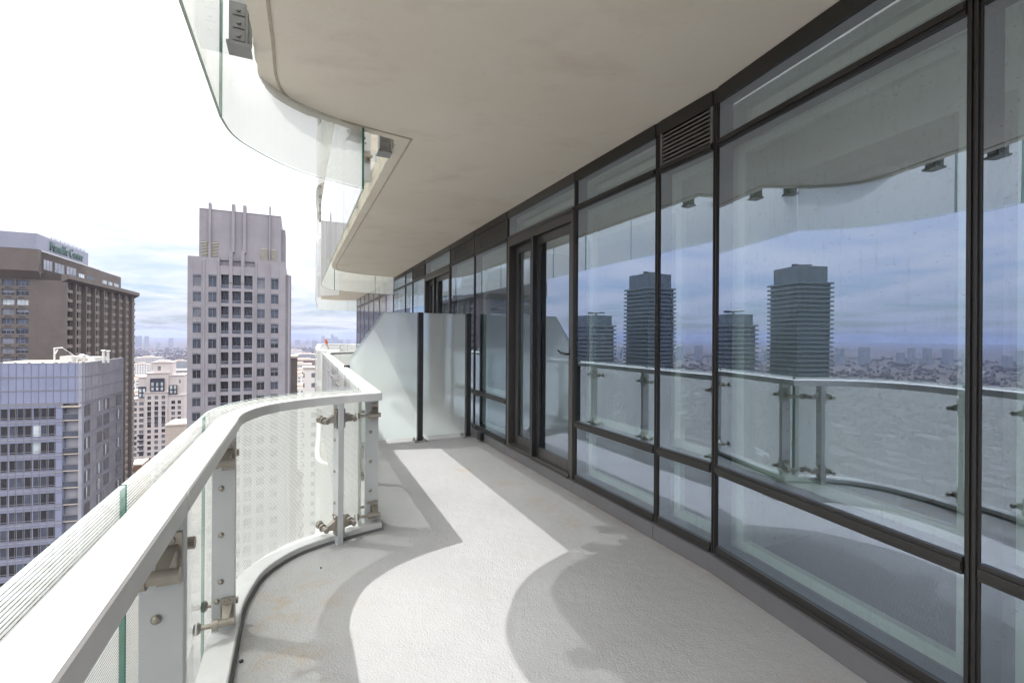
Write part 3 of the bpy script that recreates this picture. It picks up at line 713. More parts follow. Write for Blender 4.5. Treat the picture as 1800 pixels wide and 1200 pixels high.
# ================================================================== FURTHER BALCONIES OF THIS TOWER
fb = Path(crom([(-4.75, 12.75), (-5.35, 13.0), (-5.85, 13.9), (-6.72, 16.0), (-7.55, 18.0), (-8.12, 19.3), (-8.22, 19.9), (-7.9, 20.3), (-7.2, 20.35), (-6.65, 20.0)], 4))
names = {-2: 'two storeys below this one', -1: 'one storey below this one', 0: 'level with this one', 1: 'one storey above this one', 2: 'two storeys above this one', 3: 'three storeys above this one'}
for lv in range(-2, 4):
    z = lv * LH
    railing('white-lined glass railing of the farther balcony ' + names[lv], None, z, fb, fb, fb.off(0.14), [1.2 * k + 0.5 for k in range(int(fb.len / 1.2))], [3.0, 6.0, 9.0], [2.4, 4.8, 7.2, 9.6], 0.0, 0, feet=0, do_curb=True)
    root = thing('balcony_slab', (-6, 16, z), 'pale concrete slab of the farther balcony ' + names[lv], 'slab')
    mb = MB(); e = [tuple(P12 + A * 8.3 + B * 0.05), tuple(P12 + A * 0.9 + B * 0.05)]
    mb.prism([tuple(p) for p in fb.p] + e, z - 0.2, z, 1, 1, 0); mb.build('slab', ['soffit', 'slab_edge'], root, (-6, 16, z))
for (x, y, dx, lab) in ((-7.95, 19.55, 0.35, 'orange tipped wooden pole leaning at the corner of the farther balcony'), (-6.45, 19.3, -0.12, 'dark orange tipped wooden pole leaning near the facade on the farther balcony')):
    root = thing('wooden_pole', (x, y, 0), lab, 'pole')
    mb = MB(); mb.cyl((dx, 0, 0.0), (0, 0, 1.06), 0.035, 0.03, 8); mb.build('shaft', 'beige_render', root)
    mb = MB(); mb.cyl((0, 0, 1.06), (-0.05 * (1 if dx > 0 else -1), 0, 1.22), 0.06, 0.05, 8); mb.ball((-0.05 * (1 if dx > 0 else -1), 0, 1.22), 0.05, 8); mb.build('tip', 'orange_plastic', root)

# ================================================================== CITY
GZ = -135.0
def grid_wall(mb, fr, x0, x1, z0, z1, opens, depth, mi=0, mrev=0, joints=()):
    xs = sorted({x0, x1, *[o[0] for o in opens], *[o[1] for o in opens]})
    zs = sorted({z0, z1, *[o[2] for o in opens], *[o[3] for o in opens]})
    op = {}
    for o in opens: op.setdefault((o[0], o[1]), []).append(o)
    cols = list(op.items())
    for a, c in zip(xs[:-1], xs[1:]):
        mx_ = (a + c) / 2; mine = [o for k, os in cols if k[0] < mx_ < k[1] for o in os]
        for e, g in zip(zs[:-1], zs[1:]):
            mz = (e + g) / 2
            if any(o[2] < mz < o[3] for o in mine): continue
            mb.quad(fr(a, 0, e), fr(c, 0, e), fr(c, 0, g), fr(a, 0, g), mi)
    for a, c, e, g in opens:
        d = -depth
        mb.quad(fr(a, 0, e), fr(a, d, e), fr(a, d, g), fr(a, 0, g), mrev); mb.quad(fr(c, d, e), fr(c, 0, e), fr(c, 0, g), fr(c, d, g), mrev)
        mb.quad(fr(a, 0, e), fr(c, 0, e), fr(c, d, e), fr(a, d, e), mrev); mb.quad(fr(a, d, g), fr(c, d, g), fr(c, 0, g), fr(a, 0, g), mrev)
def fframe(p, d):
    """like frame but outward is to the RIGHT of d"""
    d = Vector(d).normalized(); n = Vector((d.y, -d.x))
    return lambda t, o, z: (p[0] + d.x * t + n.x * o, p[1] + d.y * t + n.y * o, z)
GLS = ['win_dark', 'win_blue', 'win_blind', 'mullion_grey', 'win_pale']
def win(mb, fr, a, c, e, g, depth, kind, bars=1, rail=0.0, wd=0.07):
    d = -depth + 0.02
    if kind == 3:
        zb = e + (g - e) * rnd.uniform(0.4, 0.75); mb.quad(fr(a, d, e), fr(c, d, e), fr(c, d, zb), fr(a, d, zb), 0); mb.quad(fr(a, d, zb), fr(c, d, zb), fr(c, d, g), fr(a, d, g), 2)
    else: mb.quad(fr(a, d, e), fr(c, d, e), fr(c, d, g), fr(a, d, g), {0: 0, 1: 1, 2: 2, 4: 4}[kind])
    for k in range(bars + 2):
        t = a + (c - a) * k / (bars + 1); mb.fbox(fr, max(a, t - wd / 2), min(c, t + wd / 2), d + 0.005, d + 0.05, e, g, 3)
    mb.fbox(fr, a, c, d + 0.005, d + 0.05, e, e + wd, 3); mb.fbox(fr, a, c, d + 0.005, d + 0.05, g - wd, g, 3)
    if rail: mb.fbox(fr, a, c, d + 0.005, d + 0.05, e + rail, e + rail + wd, 3)

# ---- pale precast tower
O = (-64.24, 90.0); org = (O[0], O[1], GZ)
T = thing('apartment_tower', org, 'pale grey precast apartment tower with fins and central balconies', 'building')
ff = fframe(O, B)                                    # outward faces the viewer
rows = [(10.96, 13.45), (7.9, 10.13), (4.83, 6.98), (1.66, 3.88), (-1.45, 0.75), (-4.56, -2.35), (-7.41, -5.46), (-10.2, -8.3), (-12.99, -11.13), (-15.91, -13.99)]
while rows[-1][0] > -62: rows.append((rows[-1][0] - 2.86, rows[-1][1] - 2.86))
wc = [(0.9, 2.25), (3.5, 4.86), (12.08, 13.47), (14.63, 16.02)]; bc = [(5.64, 6.98), (7.6, 9.13), (9.72, 11.21)]
ops = [(a, c, e, g) for a, c in wc for e, g in rows]; bops = [(a, c, e - 0.12, g + 0.12) for a, c in bc for e, g in rows]
mb = MB()
# front wall: two wings flush, centre slightly lower
for (x0, x1, zt, oo) in ((0, 5.35, 16.95, [o for o in ops if o[1] < 5.3]), (5.35, 11.6, 15.4, bops), (11.6, 17.32, 16.95, [o for o in ops if o[0] > 11.7])):
    grid_wall(mb, ff, x0, x1, GZ, zt, oo, 0.25 if oo is not bops else 1.3)
D = 24.0
def rect(fr, x0, x1, y0, y1, z0, z1, mi=0, top=None):
    mb.fbox(fr, x0, x1, -y1, -y0, z0, z1, mi)
mb.quad(ff(0, 0, GZ), ff(0, -D, GZ), ff(0, -D, 16.95), ff(0, 0, 16.95)); mb.quad(ff(17.32, 0, GZ), ff(17.32, -3, GZ), ff(17.32, -3, 16.95), ff(17.32, 0, 16.95)[:3])
mb.quad(ff(0, -D, GZ), ff(18.2, -D, GZ), ff(18.2, -D, 16.9), ff(0, -D, 16.9))
mb.fbox(ff, 16.4, 17.9, -D, -3, GZ, 14.6)
mb.fbox(ff, 17.32, 17.75, -14, -4, GZ, -4); mb.fbox(ff, 0.01, 17.31, -D + 0.1, -1.2, 14.0, 16.94)
mb.fbox(ff, 0.01, 5.34, -1.19, -0.3, 14.0, 16.94); mb.fbox(ff, 11.61, 17.31, -1.19, -0.3, 14.0, 16.94)
for x in (2.62, 5.12, 11.75, 14.1):                    # shallow pilasters
    mb.fbox(ff, x, x + 0.26, 0.0, 0.16, GZ, 16.3)
wall = mb.build('wall', 'pale_precast', T, org)
mb = MB()
for e, g in rows:
    for x0, x1 in ((0.02, 2.60), (2.90, 5.10), (12.03, 14.08), (14.38, 17.30)): mb.fbox(ff, x0, x1, 0.0, 0.006, e - 0.33, e - 0.27)
for x in (0.86, 2.29, 3.46, 4.90, 12.04, 13.51, 14.59, 16.06): mb.fbox(ff, x - 0.02, x + 0.02, 0.0, 0.005, -65, 16.5)
mb.build('panel_joints', 'joint_dirt', T, org)
mb = MB()
pz0 = 16.6
mb.fbox(ff, 1.72, 16.4, -14, -1.0, pz0, 26.7)
mb.fbox(ff, 16.4, 17.2, -12, -3.0, pz0, 24.4); ph = mb.build('penthouse', 'pale_precast', T, org)
for x, zt, w_ in ((3.55, 28.0, 0.42), (7.62, 28.2, 0.55), (9.65, 28.2, 0.55), (14.3, 28.6, 0.26)):
    mb = MB(); mb.fbox(ff, x - w_ / 2, x + w_ / 2, -2.2, -0.55, pz0 if x < 5 or x > 12 else 18.3, zt); mb.build('fin', 'pale_precast', T, org)
for x in (7.32, 9.42):
    mb = MB(); mb.hexa([ff(x - 0.3, -1.1, 12.0), ff(x + 0.3, -1.1, 12.0), ff(x + 0.3, 0.12, 12.0), ff(x - 0.3, 0.12, 12.0), ff(x - 0.3, -1.1, 17.0), ff(x + 0.3, -1.1, 17.0), ff(x + 0.3, 0.12, 18.6), ff(x - 0.3, 0.12, 18.6)])
    mb.build('buttress', 'pale_precast', T, org)
for k, (x0, x1, z0, z1) in enumerate(((2.05, 3.25, 16.9, 20.2), (3.75, 5.0, 16.9, 20.2), (12.6, 13.95, 16.9, 19.6), (14.5, 15.6, 16.9, 19.6))):
    mb = MB(); mb.fbox(ff, x0, x1, -0.995, -0.97, z0, z1, 1)
    n_ = 11
    for j in range(n_):
        z = z0 + (z1 - z0) * j / n_; mb.hexa([ff(x0, -0.97, z + 0.12), ff(x1, -0.97, z + 0.12), ff(x1, -0.86, z), ff(x0, -0.86, z), ff(x0, -0.97, z + 0.20), ff(x1, -0.97, z + 0.20), ff(x1, -0.86, z + 0.10), ff(x0, -0.86, z + 0.10)], 0)
    mb.build('roof_louver', ['louvre_beige', 'vent_dark'], T, org)
mb = MB(); mb.fbox(ff, 1.7, 16.42, -14.05, -0.95, 26.7, 26.82); mb.build('parapet_cap', 'joint_dirt', T, org)
cnt = 0; rest = MB()
for e, g in rows:
    for a, c in wc:
        m_ = MB() if cnt < 100 else rest
        win(m_, ff, a, c, e, g, 0.25, rnd.choice((0, 1, 1, 3, 0)) if e < 3 else rnd.choice((1, 2, 1)), 1); m_.fbox(ff, a - 0.03, c + 0.03, -0.24, 0.01, g - 0.32, g - 0.012, 2)
        if cnt < 100: m_.build('window', GLS, T, org)
        cnt += 1
    
tag(rest.build('window', GLS, T, org), kind='stuff')
for e, g in rows:
    for a, c in bc:
        m_ = MB(); win(m_, ff, a, c, e - 0.12, g + 0.12, 1.3, rnd.choice((0, 0, 1, 0)), rnd.choice((1, 2)), 0, 0.09)
        m_.fbox(ff, a, c, -0.20, -0.15, e + 0.42, e + 0.50, 5); m_.fbox(ff, a, c, -0.20, -0.17, e - 0.11, e + 0.42, 1)
        m_.build('balcony', GLS + ['pale_precast'], T, org)

# ---- brown concrete tower
O = (-133.82, 135.0); org = (O[0], O[1], GZ)
T = thing('apartment_tower', org, 'brown concrete apartment tower with lettering on its rooftop box', 'building')
fl = fframe(O, B)             # left face: negative t
fs = fframe(O, A)             # right face along A: outward right of A = B
mb = MB()
lrows = [(15.0 - 2.77 * k, 16.75 - 2.77 * k) for k in range(28)]
lops = [(-9.73 - 3.0 * j, -7.08 - 3.0 * j, e, g) for j in range(8) for e, g in lrows]
grid_wall(mb, fl, -33.0, 0.0, GZ, 18.9, lops, 0.35)
mb.fbox(fl, -33.0, -4.4, -30, 0.0, 18.9, 25.6)                               # upper block flush with left face
mb.hexa([fl(-33.0, 0, 17.2), fl(-4.4, 0, 17.2), fl(-4.4, 0.02, 17.2), fl(-33.0, 0.02, 17.2), fl(-33.0, 0, 25.6), fl(-4.4, 0, 25.6), fl(-4.4, 1.5, 19.4), fl(-33, 1.5, 19.4)])
mb.hexa([fl(-33.0, 0.02, 19.4), fl(-4.4, 0.02, 19.4), fl(-4.4, 1.5, 19.4), fl(-33.0, 1.5, 19.4), fl(-33.0, 0.02, 25.6), fl(-4.4, 0.02, 25.6), fl(-4.4, 1.5, 25.6), fl(-33.0, 1.5, 25.6)])
srows = [(14.6 - 2.77 * k, 16.3 - 2.77 * k) for k in range(30)]
ys = [-0.3, 6.38, 14.18, 21.4, 29.25, 36.8, 44.3, 51.9, 60.0, 67.3]
sops = []
for y0, y1 in zip(ys[:-1], ys[1:]):
    for e, g in srows:
        m0 = max(y0, 0.4) + 1.4; sops += [(m0, m0 + 1.7, e, g), (m0 + 2.3, m0 + 4.0, e, g)]
grid_wall(mb, fs, 0.0, 67.3, GZ, 17.0, sops, 0.4)
mb.fbox(fs, 0.0, 67.3, -33, 0.0, 17.0, 18.9)
mb.hexa([fs(-0.0, 0.0, 16.6), fs(67.6, 0.0, 16.6), fs(67.6, 0.02, 16.6), fs(-0.0, 0.02, 16.6), fs(0.0, 0.0, 17.7), fs(67.6, 0.0, 17.7), fs(67.6, 1.7, 17.7), fs(0.0, 1.7, 17.7)])
mb.fbox(fs, 0.0, 67.6, 0.0, 1.7, 17.7, 19.0)
mb.fbox(fs, 0.8, 67.2, -32.9, -0.6, GZ, 18.85)
mb.fbox(fs, 0.0, 66.5, -33, -4.4, 18.9, 25.3)
for y in ys[:-1]:
    mb.fbox(fs, max(0, y) + 0.0, max(0, y) + 0.75, 0.0, 1.2, GZ, 16.65)
T_wall = mb.build('wall', 'brown_concrete', T, org)
mb = MB()
for y0, y1 in zip(ys[:-1], ys[1:]):
    for e, g in srows:
        m0 = max(y0, 0.4) + 0.9
        prof = [(m0, 0.0), (m0 + 0.3, 1.0), (m0 + 3.6, 1.0), (m0 + 4.4, 0.55), (m0 + 4.6, 0.0)]
        lo = [fs(t, o, e - 0.95) for t, o in prof]; hi = [fs(t, o, e - 0.05) for t, o in prof]
        for k in range(4): mb.quad(lo[k], lo[k + 1], hi[k + 1], hi[k], 0)
        mb.add(hi, [(0, 1, 2, 3, 4)], 0); mb.add(lo, [(4, 3, 2, 1, 0)], 0)
        for q in (0.9, 2.9): mb.fbox(fs, m0 + q, m0 + q + 0.7, 1.0, 1.02, e - 0.62, e - 0.36, 1)
mb.build('spandrel', ['brown_concrete_light', 'vent_dark'], T, org)
cnt = 0; rest = MB()
for j, (a, c, e, g) in enumerate(sorted(sops, key=lambda o: (-o[2], o[0]))):
    m_ = MB() if cnt < 60 else rest
    win(m_, fs, a, c, e, g, 0.4, rnd.choice((0, 0, 1, 2, 4)), 0, 0, 0.10)
    if cnt < 60: m_.build('window', GLS, T, org)
    cnt += 1
cnt = 0
for (a, c, e, g) in sorted(lops, key=lambda o: (-o[0], -o[2])):
    m_ = MB() if cnt < 40 else rest
    win(m_, fl, a, c, e, g, 0.35, 4 if (abs(e - lrows[2][0]) < 0.1) else rnd.choice((2, 1, 2, 3)), 2, 0, 0.08)
    m_.fbox(fl, a + 0.6, a + 1.9, -0.02, 0.03, e - 0.62, e - 0.42, 0)
    if cnt < 40: m_.build('window', GLS, T, org)
    cnt += 1
tag(rest.build('window', GLS, T, org), kind='stuff')
for k, (a, c, kd) in enumerate(((1.2, 6.5, 2), (8.0, 14.5, 2), (16, 23, 2), (25, 29.5, 4), (32, 38, 0), (46.0, 50.4, 4), (52.2, 56.4, 4), (58.5, 63.5, 4))):
    mb = MB(); f2 = fframe((O[0] - B.x * 4.4, O[1] - B.y * 4.4), A); mb.fbox(f2, a, c, 0.0, 0.04, 19.9 if k > 2 else 20.2, 22.0 if k > 2 else 23.2, {0: 0, 2: 2, 4: 4}[kd])
    for q in range(4): t = a + (c - a) * q / 3; mb.fbox(f2, t - 0.07, t + 0.07, 0.04, 0.09, 19.9 if k > 2 else 20.2, 22.0 if k > 2 else 23.2, 3)
    mb.build('penthouse_window', GLS, T, org)
# rooftop metal box
mb = MB(); mb.fbox(fs, 0.9, 37.0, -33.5, -5.7, 26.0, 30.6); mb.fbox(fs, 1.4, 36.5, -33, -6.2, 25.3, 26.0)
bxo = mb.build('rooftop_box', 'metal_panel', T, org)
mb = MB(); mb.fbox(fs, 0.0, 44.0, -33, -4.30, 25.3, 25.55); mb.build('roof_edge', 'roof_metal', T, org)
mb = MB()
for y in range(10, 36, 3): mb.cyl(fs(y, -5.9, 30.6), fs(y, -5.9, 31.2), 0.05, 0.05, 5)
mb.cyl(fs(10, -5.9, 31.2), fs(35, -5.9, 31.2), 0.05, 0.05, 5); mb.cyl(fs(10, -5.9, 30.9), fs(35, -5.9, 30.9), 0.04, 0.04, 5); mb.build('roof_rail', 'charcoal_post', T, org)
for y, h in ((15.0, 4.2), (24.0, 4.6), (29.5, 4.4)):
    mb = MB(); mb.cyl(fs(y, -7, 30.6), fs(y, -7, 30.6 + h), 0.07, 0.05, 5)
    for k in range(5): mb.cyl(fs(y - 0.1, -7, 31.8 + k * 0.6), fs(y + 0.7, -7, 31.8 + k * 0.6), 0.03, 0.03, 4)
    mb.build('antenna', 'roof_metal', T, org)
cu = bpy.data.curves.new('sign_text', 'FONT'); cu.body = 'Manulife Centre'; cu.size = 4.6; cu.extrude = 0.12; cu.align_x = 'LEFT'
to = bpy.data.objects.new('sign_text', cu); COL.objects.link(to)
bpy.context.view_layer.update()
me = bpy.data.meshes.new_from_object(to.evaluated_get(bpy.context.evaluated_depsgraph_get())); bpy.data.objects.remove(to)
wdt = max(v.co.x for v in me.vertices)
f3 = fframe(Vector(O) - B * 5.55, A)
for v in me.vertices:
    x, y, z = v.co; q = f3(8.5 + x / wdt * 23.5, z, 26.9 + y * 0.92); v.co = (q[0] - org[0], q[1] - org[1], q[2] - org[2])
me.materials.clear(); me.materials.append(MATS['sign_green'])
lt = bpy.data.objects.new('sign_lettering', me); COL.objects.link(lt); lt.parent = T

# ---- glass clad tower lower left
O = (-72.64, 77.0); org = (O[0], O[1], GZ)
T = thing('apartment_tower', org, 'blue grey glass clad tower with a gravel roof, lower left', 'building')
dl = Vector((0.966, 0.2577)); fl = fframe(O, dl); dr_ = Vector((-0.4008, 0.916)); fs = fframe(O, dr_)
RZ = -3.6; MZ = -10.35; FH = 2.83
flo = [MZ - 0.15 - FH * k for k in range(16)]          # top of each storey
gl = MB()
bal0, bal1 = -2.63, -0.25
gl.fbox(fl, -16, 0, -0.5, 0.0, MZ, RZ)
gl.fbox(fl, -16, bal0, -0.5, 0.10, -60, MZ - 0.02); gl.fbox(fl, bal1, 0, -0.5, 0.0, -60, MZ - 0.02); gl.fbox(fl, bal0, bal1, -1.9, -1.6, -60, MZ - 0.02)
gl.build('cladding', 'spandrel_blue', T, org)
gl = MB(); gl.fbox(fs, 0.0, 18.1, -0.5, 0.0, -60, RZ); gl.build('cladding', 'panel_grey', T, org)
def plan(e):
    c0 = Vector(O) - dl * e - dl.orthogonal() * 0; a0 = Vector(fl(-16, -e, 0)[:2]); a1 = Vector(O) + (dr_ - dl).normalized() * e * 1.3; a2 = Vector(fs(18.1 - e, -e, 0)[:2])
    return [tuple(a0), tuple(a1), tuple(a2), tuple(a2 - dl * 15.5)]
mb = MB(); mb.prism(plan(0.7), GZ, RZ - 0.5); mb.build('core_wall', 'panel_grey', T, org)
gr = MB()                                              # thin mullion grid
for k in range(17): gr.fbox(fl, -0.03 - k * 1.0, 0.03 - k * 1.0, 0.0, 0.05, MZ, RZ)
for z in (-5.85, -8.08, MZ + 0.1): gr.fbox(fl, -16, 0, 0.0, 0.06, z - 0.07, z + 0.07)
for k in range(13): gr.fbox(fl, bal0 - 0.05 - k * 1.05, bal0 + 0.0 - k * 1.05, 0.10, 0.15, -60, MZ)
for z in flo:
    for dz in (0, -0.45, -2.35): gr.fbox(fl, -16, bal0, 0.10, 0.16, z + dz - 0.045, z + dz + 0.045)
for k in range(33): gr.fbox(fs, 0.0 + k * 0.565 - 0.03, k * 0.565 + 0.03, 0.0, 0.06, -60, RZ)
for z in (-5.85, -8.08, MZ + 0.1): gr.fbox(fs, 0, 18.1, 0.0, 0.07, z - 0.06, z + 0.06)
for z in flo:
    for dz in (0, -0.45, -2.3): gr.fbox(fs, 0, 18.1, 0.0, 0.07, z + dz - 0.04, z + dz + 0.04)
gr.build('mullion_grid', 'mullion_grey', T, org)
gr = MB()
for k, z in enumerate(flo): gr.fbox(fl, -16, bal0, 0.10, 0.13, z - 0.10, z + 0.14)
gr.build('floor_band', 'panel_grey', T, org)
cnt = 0
for z in flo:
    for a in (-12.95, -9.78, -6.62):
        m_ = MB(); kd = [rnd.choice((0, 0, 1, 0)) for _ in range(3)]
        if a > -7 and flo.index(z) in (1, 2): kd[0] = 4
        for q in range(3):
            t = a + q * 1.02; mi = kd[q]
            m_.fbox(fl, t + 0.05, t + 0.97, 0.05, 0.125, z - 2.32, z - 0.48, mi)
            m_.fbox(fl, t + 0.05, t + 0.97, 0.05, 0.14, z - 2.08, z - 2.0, 3)
        m_.build('window', GLS, T, org)
    for a, wd in ((0.8, 2.0), (5.7, 2.0), (8.5, 2.3), (14.6, 2.3)):
        m_ = MB(); m_.fbox(fs, a, a + wd, 0.02, 0.085, z - 2.25, z - 0.3, rnd.choice((0, 0, 0, 1, 2)))
        for q in range(5): m_.fbox(fs, a + wd * q / 4 - 0.035, a + wd * q / 4 + 0.035, 0.085, 0.11, z - 2.25, z - 0.3, 3)
        if rnd.random() < 0.3: m_.fbox(fs, a + wd * 0.28, a + wd * 0.48, 0.085, 0.092, z - 2.2, z - 0.35, 4)
        m_.build('window', GLS, T, org)
    m_ = MB(); m_.fbox(fl, bal0, bal1, -1.5, 0.0, z - FH + 0.06, z - FH + 0.24, 5); m_.fbox(fl, bal0, bal1, -0.05, 0.0, z - FH + 0.24, z - FH + 1.15, 1)
    m_.fbox(fl, bal0, bal1, -0.06, 0.03, z - FH + 1.15, z - FH + 1.21, 3); m_.fbox(fl, bal0 + 0.15, bal0 + 1.5, -1.6, -1.55, z - FH + 0.3, z - 0.45, 0)
    m_.fbox(fl, bal0 + 0.75, bal0 + 0.83, -1.55, -1.5, z - FH + 0.3, z - 0.45, 3)
    m_.build('balcony', GLS + ['beige_render'], T, org)
mb = MB(); mb.fbox(fl, bal0 - 0.1, bal1 + 0.15, -1.0, 0.35, MZ - 0.62, MZ - 0.40); mb.build('canopy', 'roof_gravel', T, org)
mb = MB(); mb.prism(plan(0.5), RZ - 0.5, RZ - 0.28); mb.build('roof', 'roof_gravel', T, org)
mb = MB(); mb.fbox(fl, -16, 0, -0.45, 0.03, RZ, RZ + 0.07); mb.fbox(fs, 0, 18.1, -0.45, 0.03, RZ + 0.002, RZ + 0.068)
for k in range(9): mb.fbox(fl, -15.2 + k * 1.85, -14.9 + k * 1.85, -0.75, -0.48, RZ - 0.2, RZ + 0.22)
mb.build('parapet', 'mullion_grey', T, org)
mb = MB()
mb.fbox(fl, -5.0, -3.2, -5.0, -3.2, RZ - 0.28, RZ + 1.05); mb.cyl(fl(-3.1, -4.4, RZ + 0.6), fl(-2.0, -5.2, RZ + 0.6), 0.5, 0.5, 14); mb.ball(fl(-1.9, -3.4, RZ + 0.9), 0.55, 12)
mb.fbox(fl, -6.0, -3.0, -13.0, -9.0, RZ - 0.28, RZ + 0.6)
o = mb.build('roof_fan', 'roof_metal', T, org)
for t, oo, h, r in ((-2.6, -2.0, 1.1, 0.2), (-1.7, -1.7, 1.0, 0.2), (-0.9, -2.1, 1.2, 0.22), (-0.2, -6.2, 1.9, 0.3), (0.3, -6.6, 1.8, 0.3)):
    mb = MB(); mb.cyl(fl(t, oo, RZ - 0.3), fl(t, oo, RZ + h), r * 0.7, r * 0.7, 10); mb.cyl(fl(t, oo, RZ + h), fl(t, oo, RZ + h + 0.15), r * 1.3, r * 1.1, 10); mb.build('vent_pipe', 'roof_metal', T, org)
mb = MB(); mb.cyl(fl(-6.5, -4.5, RZ - 0.3), fl(-6.5, -4.5, RZ + 2.4), 0.12, 0.12, 8); mb.cyl(fl(-6.6, -4.5, RZ + 2.4), fl(-5.4, -4.7, RZ + 2.5), 0.08, 0.08, 8); mb.cyl(fl(-6.45, -4.5, RZ + 1.3), fl(-6.1, -4.6, RZ + 2.2), 0.1, 0.1, 8); mb.cyl(fl(-5.4, -4.7, RZ + 2.4), fl(-3.6, -4.7, RZ + 1.0), 0.03, 0.03, 5)
mb.build('davit', 'roof_metal', T, org)

# ---- cream stone tower in the gap
O = (-208.98, 260.0); org = (O[0], O[1], GZ)
T = thing('apartment_tower', org, 'cream stone stepped tower with dark zinc bays, seen between the taller towers', 'building')
ff = fframe(O, B)
def off(f, oo): return lambda t, o, z: f(t, o + oo, z)
wl = MB(); WN = []
def block(x0, x1, zt, oo, dep, cols, rows_, zb=GZ):
    f = off(ff, oo); ops_ = [(a, c, e, g) for a, c in cols for e, g in rows_]
    grid_wall(wl, f, x0, x1, zb, zt, ops_, 0.3)
    wl.quad(f(x0, 0, zb), f(x0, -dep, zb), f(x0, -dep, zt), f(x0, 0, zt)); wl.quad(f(x1, -dep, zb), f(x1, 0, zb), f(x1, 0, zt), f(x1, -dep, zt))
    wl.quad(f(x0, 0, zt), f(x1, 0, zt), f(x1, -dep, zt), f(x0, -dep, zt)); wl.fbox(f, x0 - 0.25, x1 + 0.25, -dep, 0.3, zt, zt + 0.5)
    for o in ops_: WN.append((f, *o))
rws = [(-36.2 - 3.2 * k, -34.2 - 3.2 * k) for k in range(18)]
block(0.2, 10.5, -21.4, 0.0, 12, [], [])
block(-0.3, 10.3, -32.4, 1.2, 12, [(1.0, 2.7), (4.3, 6.0), (7.6, 9.3)], rws)
block(2.6, 12.0, -15.4, -2.0, 9, [(5.0, 6.4)], [(-19.8, -17.4)], -24)
block(-3.6, 0.2, -23.6, -0.8, 12, [], [])
block(-5.9, -0.3, -35.8, 0.4, 12, [(-5.2, -4.0), (-2.9, -0.9)], rws[1:])
block(10.5, 17.9, -23.0, -0.8, 12, [(15.4, 16.2)], [(-27.5, -25.5)])
block(10.3, 18.2, -34.6, 0.4, 12, [(12.0, 13.8), (15.0, 16.6)], rws[1:])
wl.fbox(ff, 4.5, 9.5, -9, -3, -14.9, -14.0); wl.build('wall', 'cream_stone', T, org)
for i, (f, a, c, e, g) in enumerate(WN):
    m_ = MB(); win(m_, f, a, c, e, g, 0.3, rnd.choice((1, 2, 0, 2)), 1, 0, 0.10); m_.build('window', GLS, T, org)
for x0, x1, z0, z1, o0, o1 in ((2.2, 8.7, -31.9, -24.2, 0.0, 1.0), (-3.4, 0.1, -35.3, -28.8, -0.8, 0.3), (11.0, 14.6, -34.1, -28.4, -0.8, 0.3)):
    mb = MB(); mb.fbox(ff, x0, x1, o0, o1, z0, z1, 0); n_ = 3 if x1 - x0 > 5 else 2
    for k in range(n_):
        for e, g in ((z0 + 0.8, z0 + 2.6), (z0 + 3.4, z0 + 5.4)):
            t = x0 + (x1 - x0) * (k + 0.5) / n_; mb.fbox(ff, t - 0.5, t + 0.5, o1, o1 + 0.05, e, g, 1); mb.fbox(ff, t - 0.05, t + 0.05, o1 + 0.05, o1 + 0.09, e, g, 2)
    mb.build('zinc_bay', ['dark_zinc', 'win_pale', 'mullion_grey'], T, org)
for x0, x1, z0, z1 in ((1.0, 2.7, -50.0, -38.0), (4.3, 6.0, -50.0, -38.0), (7.6, 9.3, -50.0, -38.0), (-3.6, -0.8, -66.5, -53.6), (11.4, 14.2, -64.0, -52.4)):
    mb = MB(); o1 = 1.2 if 0 < x0 < 10 else 0.4
    for k in range(4):
        z = z0 + (z1 - z0) * k / 4; mb.fbox(ff, x0, x1, o1 + 0.0, o1 + 0.14, z, z + 1.0, 0)
    mb.build('juliet_rail', 'dark_zinc', T, org)

# ---- smaller neighbours
def plain_block(name, label, cat, x, y, wx, wy, z1, mats, rot=None, group=None, roofbits=True, z0=GZ):
    """far block: walls with windows in the material, roof with parapet and plant room"""
    root = thing(name, (x, y, z0), label, cat, group)
    root.rotation_euler = (0, 0, R(25.3) if rot is None else rot)
    h = z1 - z0; mb = MB(); mb.box(-wx / 2, wx / 2, -wy / 2, wy / 2, 0, h); mb.build('wall', mats, root)
    mb = MB(); mb.box(-wx / 2 - 0.2, wx / 2 + 0.2, -wy / 2 - 0.2, wy / 2 + 0.2, h, h + 0.6)
    if roofbits: mb.box(-wx * 0.25, wx * 0.2, -wy * 0.2, wy * 0.25, h + 0.6, h + 3.6)
    mb.build('roof', 'beige_render', root)
    return root
def pz(x, y, Y):          # photo pixel at a forward distance -> world
    u = (x - 900) / 800 * Y; return u, 1.45 - (y - 590.2 - 0.006 * (x - 900)) * Y / 800
for (x, y, Y, wx, wy, m_, nm, lab) in (
        (334, 742, 170, 12, 12, 'beige_render', 'corner_block', 'small beige building with a tiled roof at the foot of the pale tower'),
        (239, 814, 200, 7, 10, 'red_brick', 'brick_house', 'small red brick building low between brown and cream towers'),
        (512, 628, 128, 3.2, 8, 'brown_concrete', 'slim_tower', 'slim brown building behind the right edge of the pale tower'),
        (545, 647, 150, 4, 6, 'far_white', 'slim_tower', 'slim pale building edge beside the farther balcony railing'),
        (322, 650, 420, 26, 20, 'far_grey', 'grey_block', 'grey block behind the cream stone tower')):
    u, z = pz(x, y, Y); plain_block(nm, lab, 'building', u, Y, wx, wy, z, m_, roofbits=False)
